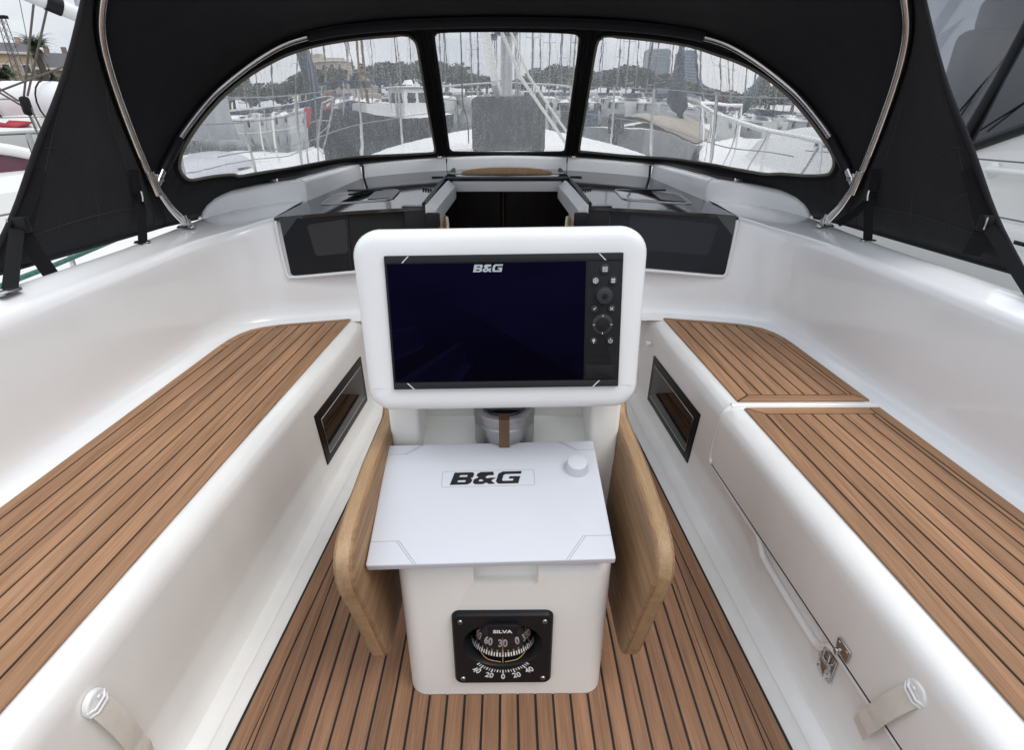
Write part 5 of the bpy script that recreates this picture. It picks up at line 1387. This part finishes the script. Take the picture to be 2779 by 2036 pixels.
ly = N('ShaderNodeLayerWeight'); ly.inputs[0].default_value = .25; lm = N('ShaderNodeMath'); lm.operation = 'MULTIPLY'; lm.inputs[1].default_value = .35; ms = N('ShaderNodeMixShader'); K(ly.outputs['Facing'], lm.inputs[0]); K(lm.outputs[0], ms.inputs[0]); K(tr.outputs[0], ms.inputs[1]); K(gs.outputs[0], ms.inputs[2]); K(ms.outputs[0], o1.inputs[0])
dglass = mat('dark_glazing', (.028, .031, .036), .12, spec=.6)
quad('side_window', [(XS + .01, 5.2, .84), (XS + .01, 4.2, .84), (XS + .01, 3.50, .90), (XS + .16, 3.47, 1.88), (XS + .16, 4.74, 1.88), (XS + .07, 4.98, 1.2)], tglass, R1, .01)
quad('side_window', [(XS + .01, 3.50, .90), (XS + .01, 3.0, 1.07), (XS + .01, 2.0, 1.35), (XS + .01, 0, 1.45), (XS + .16, 0, 2.1), (XS + .16, 3.47, 1.85)], dglass, R1, .01)
tube('window_pillar', [(XS - .005, 3.56, .88), (XS + .07, 3.52, 1.25), (XS + .15, 3.47, 1.80)], .032, blackp, R1, n=8)
tube('window_sill', [(XS - .005, 4.2, .835), (XS - .005, 3.50, .895), (XS - .005, 3.0, 1.07), (XS - .005, 2.0, 1.35)], .030, blackp, R1, n=8)
tube('window_line', [(XS, 3.45, 1.0), (XS + .06, 3.1, 1.25), (XS + .12, 2.6, 1.6)], .006, blackp, R1, n=6)
tube('window_line', [(XS, 3.75, .98), (XS + .08, 3.60, 1.30), (XS + .14, 3.45, 1.6)], .006, blackp, R1, n=6)
box('hardtop', (4.1, 1.0, 1.98), (2.9, 7.6, .12), mat('hardtop_dark', (.02, .02, .022), .4), R1, bev=.05)
box('saloon_lining', (4.1, 2.2, 1.88), (2.5, 5.2, .04), mat('saloon_lining', (.78, .76, .74), .7), R1)
seatm = mat('seat_vinyl', (.22, .22, .24), .6)
for x, y in ((3.34, 4.35), (4.3, 4.35)):
    b = bmesh.new(); box_bm(b, (x, y, 1.22), (.52, .16, .75), .07, seg=3); box_bm(b, (x, y + .02, 1.68), (.30, .14, .22), .06, seg=3); bobj('helm_seat', b, seatm, R1)
box('dashboard', (4.1, 4.78, .95), (2.3, .4, .22), seatm, R1, bev=.05)
box('saloon_sole', (4.1, 1.2, .55), (2.6, 6.5, .04), mat('saloon_sole', (.06, .05, .045), .6), R1)
quad('far_side', [(5.45, -3, .5), (5.45, 5.2, .5), (5.45, 5.2, .95), (5.45, 2, 1.2), (5.45, -3, 1.3)], hullw, R1, .05)
quad('windscreen', [(XS + .03, 5.0, 1.16), (5.4, 5.0, 1.16), (5.2, 4.78, 1.88), (XS + .18, 4.78, 1.88)], tglass, R1, .006, (0, 0, -1))
quad('screen_cover', [(XS + .02, 5.45, .80), (5.4, 5.45, .80), (5.4, 5.02, 1.14), (XS + .03, 5.02, 1.14)], mat('screen_mesh', (.30, .31, .32), .8, var=.3, vscale=5), R1, .01, (0, 0, -1))
tube('roof_brace', [(XS + .17, 4.80, 1.92), (XS + .05, 5.03, 1.15), (XS + .03, 5.4, .82)], .028, blackp, R1, n=8)
# hand rail on the cabin side
hr = cr([(XS - .005, 3.25, .80), (XS - .06, 3.23, .805), (XS - .08, 3.16, .81), (XS - .08, 2.9, .812), (XS - .08, 2.4, .82)], 5)
tube('hand_rail', hr, .017, white, R1, n=12)
cyl('hand_rail_foot', .045, .03, 0, .02, white, R1, 18, Matrix.Translation((XS - .03, 3.23, .802)) @ Matrix.Rotation(R(-90), 4, 'Y'), bev=.006)
for z in (.86, .62): tube('guard_wire', [(XS - .45, 4.6, z - .05), (XS - .42, 3.4, z + .02), (XS - .42, 2.0, z + .04), (XS - .42, 0, z + .05)], .004, wire, R1, n=5)
for z, y in ((.52, 2.9), (.50, 2.5)): box('moulded_step', (XS - .13, y, z), (.14, .55, .10), hullw, R1, bev=.03)
# grey launch under a tan cover, off the starboard bow
la = thing('covered_launch', 'grey launch with tan cover and dark bundled sail off the starboard bow', 'boat', loc=(3.1, 17.6, 0)); la.rotation_euler.z = R(-38)
rwl = hull(la, 6.4, 2.3, .12, mat('launch_grey', (.30, .31, .32), .5, var=.25, vscale=3), deckm, sheer=.45, stern=.85)
rows = []
for i in range(9):
    t = i / 8; hb_ = lerp(1.0, .55, t ** 2); zc = .50 + .16 * math.sin(t * 9) * .3
    rows.append([(x * hb_, 1.0 + 4.2 * t, .20 + (zc - .20) * (1 - abs(x) ** 2.2) + .03 * math.sin(x * 9 + i)) for x in (-1, -.7, -.35, 0, .35, .7, 1)])
lc = loft('boat_cover', rows, tanc, la, sharp=0); solid(lc, .01)
pulpit(la, rwl, .2, 11, .45)
tube('mast', [(0, 4.1, .1), (.1, 4.1, 9.0)], .07, blackp, la, n=8)
tube('bundled_sail', [(.0, 4.05, .62), (.02, 4.0, .9), (.05, 4.0, 1.5), (.08, 4.02, 2.1), (.09, 4.05, 3.2)], [.10, .27, .22, .13, .05], navy, la, n=12)
b = bmesh.new(); box_bm(b, (.2, -.25, .35), (.35, .45, .55), .08, seg=3); box_bm(b, (.2, -.25, -.3), (.12, .2, .9), .03); bobj('outboard_motor', b, blackp, la)
for s in (-1, 1):
    for i in (4, 8): p = rwl[i][4]; tube('fender', [(s * (p.x + .10), p.y, p.z - .05), (s * (p.x + .11), p.y, p.z - .15), (s * (p.x + .11), p.y, p.z - .55), (s * (p.x + .10), p.y, p.z - .62)], [.03, .11, .11, .03], hullb, la, n=10)
# furled green sail and rolled dark sail ahead
fg = thing('furled_headsail', 'rolled grey green headsail slanting up behind the motor yacht rail', 'sail')
tube('sail_roll', [(5.5, 15.2, .95), (5.62, 14.9, 1.3), (6.35, 13.2, 3.0), (7.4, 10.5, 5.4)], [.04, .14, .20, .10], mat('greygreen_cloth', (.13, .18, .19), .85, var=.2, vscale=3), fg, n=10)
tube('sail_stay', [(5.45, 15.3, .60), (5.5, 15.2, .95)], .02, steel, fg, n=6)
bl_ = thing('furled_genoa', 'dark blue rolled genoa leaning behind the port window', 'sail')
tube('sail_roll', [(-3.30, 11.4, .85), (-3.36, 11.35, 1.10), (-3.46, 11.2, 1.7), (-3.62, 10.9, 2.6), (-3.9, 10.4, 4.2)], [.03, .09, .10, .10, .05], mat('blue_uv_strip', (.030, .055, .085), .8, var=.2, vscale=5), bl_, n=10)
tube('sail_stay', [(-3.24, 11.5, .45), (-3.30, 11.4, .85)], .02, steel, bl_, n=6)

# ================================================================== FAR MOORINGS, TREES AND TOWN
def px(u, y): return (u - 1375) / 1500 * y * 1.085         # bearing of a photo column at distance y (metres)
protos = []
def proto_yacht(hm, sm, furl, hgt, stack, L_=10.5):
    t = thing('moored_yacht', 'x', 'yacht', 'yachts moored across the fairway')
    rw_ = hull(t, L_, 3.3, .30, hm, deckm, sheer=.3)
    pulpit(t, rw_, .3, 11, .6); lifelines(t, rw_, 1, 11)
    for s in (-1, 1):
        tube('cove_stripe', [Vector((s * (r_[5].x + .004), r_[5].y, r_[5].z - .10)) for r_ in rw_[:-1]], .022, navy if hm is hullw else tanc, t, n=4)
        for i in (3, 7): p = rw_[i][4]; tube('fender', [(s * (p.x + .10), p.y, p.z - .05), (s * (p.x + .11), p.y, p.z - .15), (s * (p.x + .11), p.y, p.z - .65), (s * (p.x + .10), p.y, p.z - .72)], [.03, .11, .11, .03], hullb, t, n=8)
    box('transom_ladder', (.5, -.04, .05), (.35, .05, .6), steel, t, bev=.015)
    b = bmesh.new(); box_bm(b, (0, 2.9, .92), (1.7, 1.1, .46), .16, seg=3); bobj('spray_hood', b, stack or navy, t)
    trunk('coachroof', t, 3.0, 7.4, 1.9, 1.1, .34, .36, hullw)
    for s in (-1, 1): 
        b = bmesh.new(); box_bm(b, (s * .86, 4.6, .53), (.05, 1.6, .12), .02); bobj('cabin_window', b, darkwin, t)
    rig(t, 6.2, .65, hgt, sm, 3.4, furl, L_, r_=.085, stack=stack)
    return t
dsp = mat('backlit_spar', (.15, .15, .16), .5)  # far masts darkened in their colour to look backlit
P_A = proto_yacht(hullw, dsp, None, 14.5, None)
P_B = proto_yacht(hullw, dsp, navy, 13.0, navy)
P_C = proto_yacht(hullb, sparb, tanc, 12.5, tanc)
where = [  # proto, photo column, distance, stern or bow on
    ('A', 560, 60, 0, ''), ('A', 775, 66, 180, ''), ('A', 985, 66, 0, ''), ('C', 1054, 50, 180, ''), ('B', 1030, 86, 0, ''), ('A', 1084, 110, 180, ''), ('A', 885, 75, 0, ''),
    ('A', 1192, 56, 0, ''), ('A', 1230, 72, 180, ''), ('B', 1240, 92, 0, ''), ('A', 1298, 76, 180, ''), ('B', 1312, 100, 0, ''),
    ('A', 1432, 60, 0, ''), ('A', 1470, 66, 180, ''), ('B', 1497, 84, 0, ''), ('A', 1516, 104, 180, ''), ('C', 1532, 56, 0, ''), ('A', 1548, 74, 180, ''),
    ('A', 1640, 64, 0, ''), ('A', 1622, 90, 180, ''), ('B', 1703, 58, 0, ''), ('A', 1735, 98, 180, ''), ('B', 1757, 52, 180, ''), ('A', 1790, 60, 0, ''), ('A', 1900, 58, 0, ''), ('B', 1918, 68, 180, ''), ('A', 1936, 88, 0, ''), ('A', 2035, 62, 0, ''), ('B', 2180, 60, 180, ''),
    ('A', 640, 80, 0, ''), ('C', 700, 100, 180, ''), ('A', 820, 105, 0, ''), ('B', 850, 92, 180, ''), ('A', 935, 96, 0, ''), ('A', 960, 112, 180, ''), ('C', 1135, 94, 0, ''), ('A', 1165, 108, 180, ''), ('A', 1350, 112, 0, ''), ('A', 1450, 108, 180, ''), ('B', 1585, 110, 0, ''), ('A', 1660, 106, 180, ''), ('A', 1685, 78, 0, ''), ('C', 1825, 84, 180, ''), ('A', 1850, 104, 0, ''), ('A', 1880, 76, 180, ''), ('B', 1975, 108, 0, ''), ('A', 2000, 84, 180, ''), ('A', 2080, 96, 0, '')]
used = set(); seen = []
pm = {'A': P_A, 'B': P_B, 'C': P_C}
words = {'A': 'white hulled yacht with a bare silver mast moored across the fairway', 'B': 'white hulled yacht with navy sail cover moored across the fairway', 'C': 'navy hulled yacht with varnished mast and tan sail cover across the fairway'}
for k, u, d, rz, _ in where:
    o = pm[k] if k not in used else copy_tree(pm[k]); used.add(k)
    off = 6.2 if rz == 0 else -6.2
    o.location = (px(u, d), d - off, 0); o.rotation_euler.z = R(rz)
    seen.append((u, k, o))

ORD = 'first second third fourth fifth sixth seventh eighth ninth tenth eleventh twelfth thirteenth fourteenth fifteenth sixteenth'.split()
def pane_of(u): return 'port' if u < 1180 else 'centre' if u < 1580 else 'starboard'
def name_in_order(items, phrase):
    for pn in ('port', 'centre', 'starboard'):
        row_ = sorted((q for q in items if pane_of(q[0]) == pn), key=lambda q: q[0])
        for i, (u, o) in enumerate(row_): o['label'] = '%s, %s from the left behind the %s window' % (phrase, ORD[i], pn)
for kk, ph in (('A', 'white yacht with bare grey mast'), ('B', 'white yacht with navy sail cover'), ('C', 'navy yacht with varnished mast')): name_in_order([(u, o) for u, k, o in seen if k == kk], ph)

# ---- trees
grove = []
leafm = mat('evergreen_leaf', (.058, .085, .045), .7, var=.45, vscale=.6)
leafm2 = mat('olive_leaf', (.078, .095, .055), .7, var=.4, vscale=.6)
barkm = mat('tree_bark', (.10, .075, .055), .9, var=.3, vscale=4)
def crown_mesh(seed, m, n=1500):
    rnd_ = random.Random(seed); b = bmesh.new()
    lobes = [(Vector((rnd_.uniform(-.55, .55), rnd_.uniform(-.55, .55), rnd_.uniform(-.25, .5))), rnd_.uniform(.28, .52)) for _ in range(11)]
    for i in range(n):
        c, r_ = lobes[i % len(lobes)]
        d = Vector((rnd_.gauss(0, 1), rnd_.gauss(0, 1), rnd_.gauss(0, 1))).normalized(); p = c + d * r_ * rnd_.uniform(.72, 1.05); p.z *= .8
        a = Vector((rnd_.gauss(0, 1), rnd_.gauss(0, 1), rnd_.gauss(0, 1))).normalized(); c2 = a.orthogonal().normalized(); e = a.cross(c2); s_ = rnd_.uniform(.035, .075)
        b.faces.new([b.verts.new(p + q) for q in (c2 * s_ * 1.6, e * s_, -c2 * s_ * 1.6, -e * s_)])
    me = bpy.data.meshes.new('crown'); b.to_mesh(me); b.free(); me.materials.append(m); return me
CR_ = [crown_mesh(i, leafm if i % 2 == 0 else leafm2) for i in range(4)]
def tree(x, y, h, r_, i, label):
    t = thing('tree', label, 'tree', 'trees along the far quay', (x, y, .6))
    tube('trunk', [(0, 0, 0), (.1, 0, h * .3), (0, .1, h * .6)], [.35, .25, .12], barkm, t, n=7)
    o = bpy.data.objects.new('crown', CR_[i % 4]); link(o, t); o.location = (0, 0, h * .50); o.scale = (r_, r_, h * .66); o.rotation_euler.z = i * 1.3
    b = bmesh.new()
    for k in range(4): a = k * 1.6 + i; tube_bm(b, [Vector((0, 0, h * .28)), Vector((r_ * .3 * math.cos(a), r_ * .3 * math.sin(a), h * .5)), Vector((r_ * .55 * math.cos(a), r_ * .55 * math.sin(a), h * .62))], [.14, .1, .05], 5)
    bobj('limb', b, barkm, t)
    return t
k = 0
for u, d, h, r_ in ((500, 118, 7.5, 6), (560, 122, 8, 6), (620, 124, 7.8, 6), (680, 124, 8, 6), (735, 124, 8.2, 6), (790, 124, 7.5, 5), (850, 130, 5.2, 4.5), (905, 130, 5.0, 4), (950, 130, 5.6, 4.5), (1000, 132, 6.0, 5), (1045, 132, 4.6, 4), (1095, 128, 6.6, 5.5), (1140, 128, 6.4, 5.5), (1195, 128, 7.2, 5.5), (1240, 128, 6.6, 5.5), (1285, 130, 4.6, 4.5), (1330, 140, 4.0, 4.5), (1400, 150, 3.8, 5),
                   (1450, 128, 5.6, 5), (1505, 126, 6.0, 5.5), (1555, 128, 5.0, 5), (1600, 128, 5.4, 5), (1655, 126, 6.2, 6), (1705, 128, 5.0, 5), (1760, 140, 3.6, 5), (1820, 150, 3.4, 5.5), (1880, 146, 3.8, 5.5), (1940, 136, 5.2, 6), (1995, 130, 5.8, 6), (2060, 130, 5.4, 6), (2130, 130, 5.6, 6), (2200, 130, 6, 6)):
    grove.append((u, tree(px(u, d), d, h, r_, k, 'x'))); k += 1
name_in_order(grove, 'dark evergreen on the far quay')

# ---- palms on the promenade
palmg = mat('palm_frond', (.065, .095, .035), .6, var=.35, vscale=3); palmd = mat('palm_dry_frond', (.17, .125, .075), .8, var=.3, vscale=3)
def frond_bm(b, az_, el0, L_, droop, w_):
    prev = None; n = 8
    for i in range(n + 1):
        t = i / n; e = el0 - droop * t; 
        if i == 0: p = Vector((0, 0, 0))
        else: p = prev[0] + Vector((math.cos(az_) * math.cos(e), math.sin(az_) * math.cos(e), math.sin(e))) * L_ / n
        cur = (p, e)
        if prev:
            side = Vector((-math.sin(az_), math.cos(az_), 0))
            for s in (-1, 1):
                for q in range(2):
                    a = prev[0].lerp(p, q / 2); ln = w_ * math.sin(min(1, t * 1.3 + .12) * math.pi * .9 + .15)
                    tip = a + (side * s * .8 + Vector((math.cos(az_), math.sin(az_), 0)) * .5 + Vector((0, 0, -.35))) * ln
                    b.faces.new([b.verts.new(v) for v in (a, a + (p - prev[0]) * .35, tip)])
        prev = cur
def palm(x, y, h, R_, label, seed):
    rr = random.Random(seed); t = thing('palm_tree', label, 'palm', 'palms on the promenade', (x, y, .6))
    tube('trunk', [(0, 0, 0), (.12, 0, h * .5), (0, 0, h)], [.34, .27, .30], barkm, t, n=9)
    b = bmesh.new()
    for i in range(34): frond_bm(b, rr.uniform(0, 6.28), rr.uniform(.1, 1.3), R_ * rr.uniform(.8, 1.05), rr.uniform(.9, 1.5), R_ * .26)
    bobj('crown', b, palmg, t, smooth=False).location = (0, 0, h)
    b = bmesh.new()
    for i in range(22): frond_bm(b, rr.uniform(0, 6.28), rr.uniform(-1.1, -.3), R_ * rr.uniform(.5, .75), rr.uniform(.3, .8), R_ * .2)
    bobj('dry_fronds', b, palmd, t, smooth=False).location = (0, 0, h - .1)
palm(-43.9, 60, 6.0, 2.2, 'tall shaggy palm in front of the corner building', 1)
palm(-49.4, 62, 3.6, 2.6, 'low palm at the left edge below the corner building', 2)
palm(-45.5, 63, 3.0, 2.6, 'broad palm with drooping fronds under the tall palm', 3)
palm(-41.6, 60, 3.0, 2.2, 'bright green palm beside the canvas wing', 4)
palm(-45.8, 70, 5.4, 2.0, 'palm standing behind the tall shaggy palm', 6)
for i, u in enumerate((600, 655, 715)): palm(px(u, 96), 116, 5.6 + .5 * i, 2.2, ('left', 'middle', 'right')[i] + ' of three distant palms behind the grey folded sail', 10 + i)

# ---- buildings
beige = mat('beige_render', (.47, .40, .30), .9, var=.15, vscale=.5); ochre = mat('ochre_render', (.44, .33, .235), .9, var=.15, vscale=.5)
slate = mat('slate_roof', (.15, .15, .16), .7, var=.25, vscale=.6); trim_ = mat('stone_trim', (.52, .48, .42), .85); brick = mat('dun_brick', (.25, .19, .145), .9, var=.25, vscale=1.5)
glassd = mat('town_window', (.045, .05, .055), .15)
def facade_windows(parent, origin, along, nrm, w_, cols, rows_, z0, dz, ww, wh, arch=False):
    along = Vector(along).normalized(); nrm = Vector(nrm).normalized(); src = {}
    for r_ in range(rows_):
        for c in range(cols):
            p = Vector(origin) + along * (w_ * (c + .5) / cols) + Vector((0, 0, z0 + dz * r_))
            M = Matrix(((along.x, nrm.x, 0, p.x), (along.y, nrm.y, 0, p.y), (0, 0, 1, p.z), (0, 0, 0, 1)))
            if 'w' not in src:
                f = box('window', (0, .06, 0), (ww + .3, .16, wh + .3), trim_, parent, bev=.03); f.matrix_local = M; src['w'] = f
                g = box('pane', (0, .12, 0), (ww, .10, wh), glassd, f); src['g'] = g
                s_ = box('sill', (0, .22, -wh / 2 - .2), (ww + .6, .3, .12), trim_, f); src['s'] = s_
            else:
                f = share('window', src['w'], parent, M); share('pane', src['g'], f); share('sill', src['s'], f)
def block(name, label, cx_, cy_, w_, dp, h, wallm, cols, rows_, roofh=2.0, z0=.6, fl=1.4, yaw=0., tower=False, dz=None):
    t = thing(name, label, 'building', loc=(cx_, cy_, z0)); t.rotation_euler.z = R(yaw)
    box('wall', (0, 0, h / 2), (w_, dp, h), wallm, t)
    box('cornice', (0, 0, h + .12), (w_ + .7, dp + .7, .35), trim_, t, bev=.1)
    dz = dz or (h - fl) / rows_
    facade_windows(t, (-w_ / 2, -dp / 2, 0), (1, 0, 0), (0, -1, 0), w_, cols, rows_, fl + .3, dz, w_ / cols * .34, dz * .48)
    facade_windows(t, (w_ / 2, -dp / 2, 0), (0, 1, 0), (1, 0, 0), dp, max(2, int(dp / w_ * cols)), rows_, fl + .3, dz, w_ / cols * .34, dz * .48)
    if roofh:
        v = [(-w_ / 2, -dp / 2, h + .3), (w_ / 2, -dp / 2, h + .3), (w_ / 2, dp / 2, h + .3), (-w_ / 2, dp / 2, h + .3)]; k_ = .88
        v += [(x * k_, y * k_, h + .3 + roofh) for x, y, z in v]
        rfo = mesh('roof', v, [(0, 1, 5, 4), (1, 2, 6, 5), (2, 3, 7, 6), (3, 0, 4, 7), (4, 5, 6, 7)], slate, t, smooth=False)
        for i in range(3): box('chimney', (w_ * (-.3 + .3 * i), 0, h + roofh + .8), (.7, .7, 1.4), wallm, rfo)
    return t
pal = block('customs_house', 'beige palace with a raised corner beyond the masts to port', -43.2, 156, 8.9, 8, 7.6, beige, 5, 3, 0, dz=2.4)
box('tower', (-2.6, -.5, 8.6), (3.4, 4, 1.6), beige, pal); box('balustrade', (0, -4.1, 8.15), (9.2, .2, .5), trim_, pal)
block('harbour_house', 'low beige terrace behind the trees beside the palace', -40.0, 176, 7.5, 6, 5.6, beige, 5, 2, .6)
block('corner_building', 'ochre corner building with slate mansard behind the palms', -77.5, 98, 9.5, 12, 8.0, ochre, 4, 3, 1.2, yaw=30)
block('apartment_building', 'dun apartment building with mansard roof behind the tall palm', -69.5, 101, 7.5, 12, 6.0, brick, 4, 3, 2.0, yaw=32)
block('terrace_building', 'pale stone building with attic windows nearest the canvas wing', -66.5, 104, 8, 12, 4.9, trim_, 5, 2, 1.8, yaw=34)
# lattice light tower
lt = thing('lattice_tower', 'slim lattice light tower at the left edge above the roofs', 'tower', loc=(-61.5, 80, .6))
b = bmesh.new()
for sx_, sy_ in ((-1, -1), (-1, 1), (1, 1), (1, -1)): tube_bm(b, [Vector((sx_ * .5, sy_ * .5, 0)), Vector((sx_ * .3, sy_ * .3, 10.6))], .05, 5)
for i in range(14):
    z = .76 * i; s_ = .5 - .2 * z / 10.6
    for p, q in (((-s_, -s_), (s_, -s_)), ((s_, -s_), (s_, s_)), ((s_, s_), (-s_, s_)), ((-s_, s_), (-s_, -s_))): tube_bm(b, [Vector((*p, z)), Vector((*q, z + .76))], .03, 4)
bobj('lattice', b, wire, lt); lt.children[-1]['kind'] = 'stuff'
box('lamp_head', (0, 0, 10.8), (1.5, .6, .35), blackp, lt, bev=.05)

# ---- two towers far down the shore
gl1 = mat('tower_glass', (.20, .25, .28), .35, var=.3, vscale=.5, stretch=(.3, .3, 4)); gl2 = mat('tower_blue_glass', (.14, .19, .25), .3, var=.3, vscale=.5, stretch=(.3, .3, 4)); tst = mat('tower_steel', (.30, .34, .37), .5)
def skyscraper(name, label, x, y, w_, d_, h, m, top):
    t = thing(name, label, 'tower', loc=(x, y, .6))
    box('core', (0, 0, h / 2), (w_, d_, h), m, t)
    for i in range(1, 14): box('floor_band', (0, 0, h * i / 14), (w_ + .5, d_ + .5, .55), tst, t)
    for sx_ in (-1, 1):
        for sy_ in (-1, 1): box('corner_post', (sx_ * w_ / 2, sy_ * d_ / 2, h / 2), (1.2, 1.2, h), tst, t)
    if top: box('crown', (3, 0, h + 1.5), (w_ * .55, d_ * .6, 4), m, t)
    if top:
        cr_ = tube('crane', [(-2, 0, h), (4, 0, h + 12)], .7, tst, t, n=5)
    else: box('crown', (0, 0, h + .8), (w_ * .9, d_ * .9, 2), tst, t)
    return t
skyscraper('glass_tower', 'broad pale glass tower on the far shore', 216, 915, 31, 30, 57, gl1, False)
skyscraper('office_tower', 'slim blue tower with a crane on the far shore', 256, 915, 22, 24, 54, gl2, True)
land = box('shore', (300, 1100, -.2), (2600, 500, 1.4), concrete); tag(land, 'distant built up shore', kind='structure')
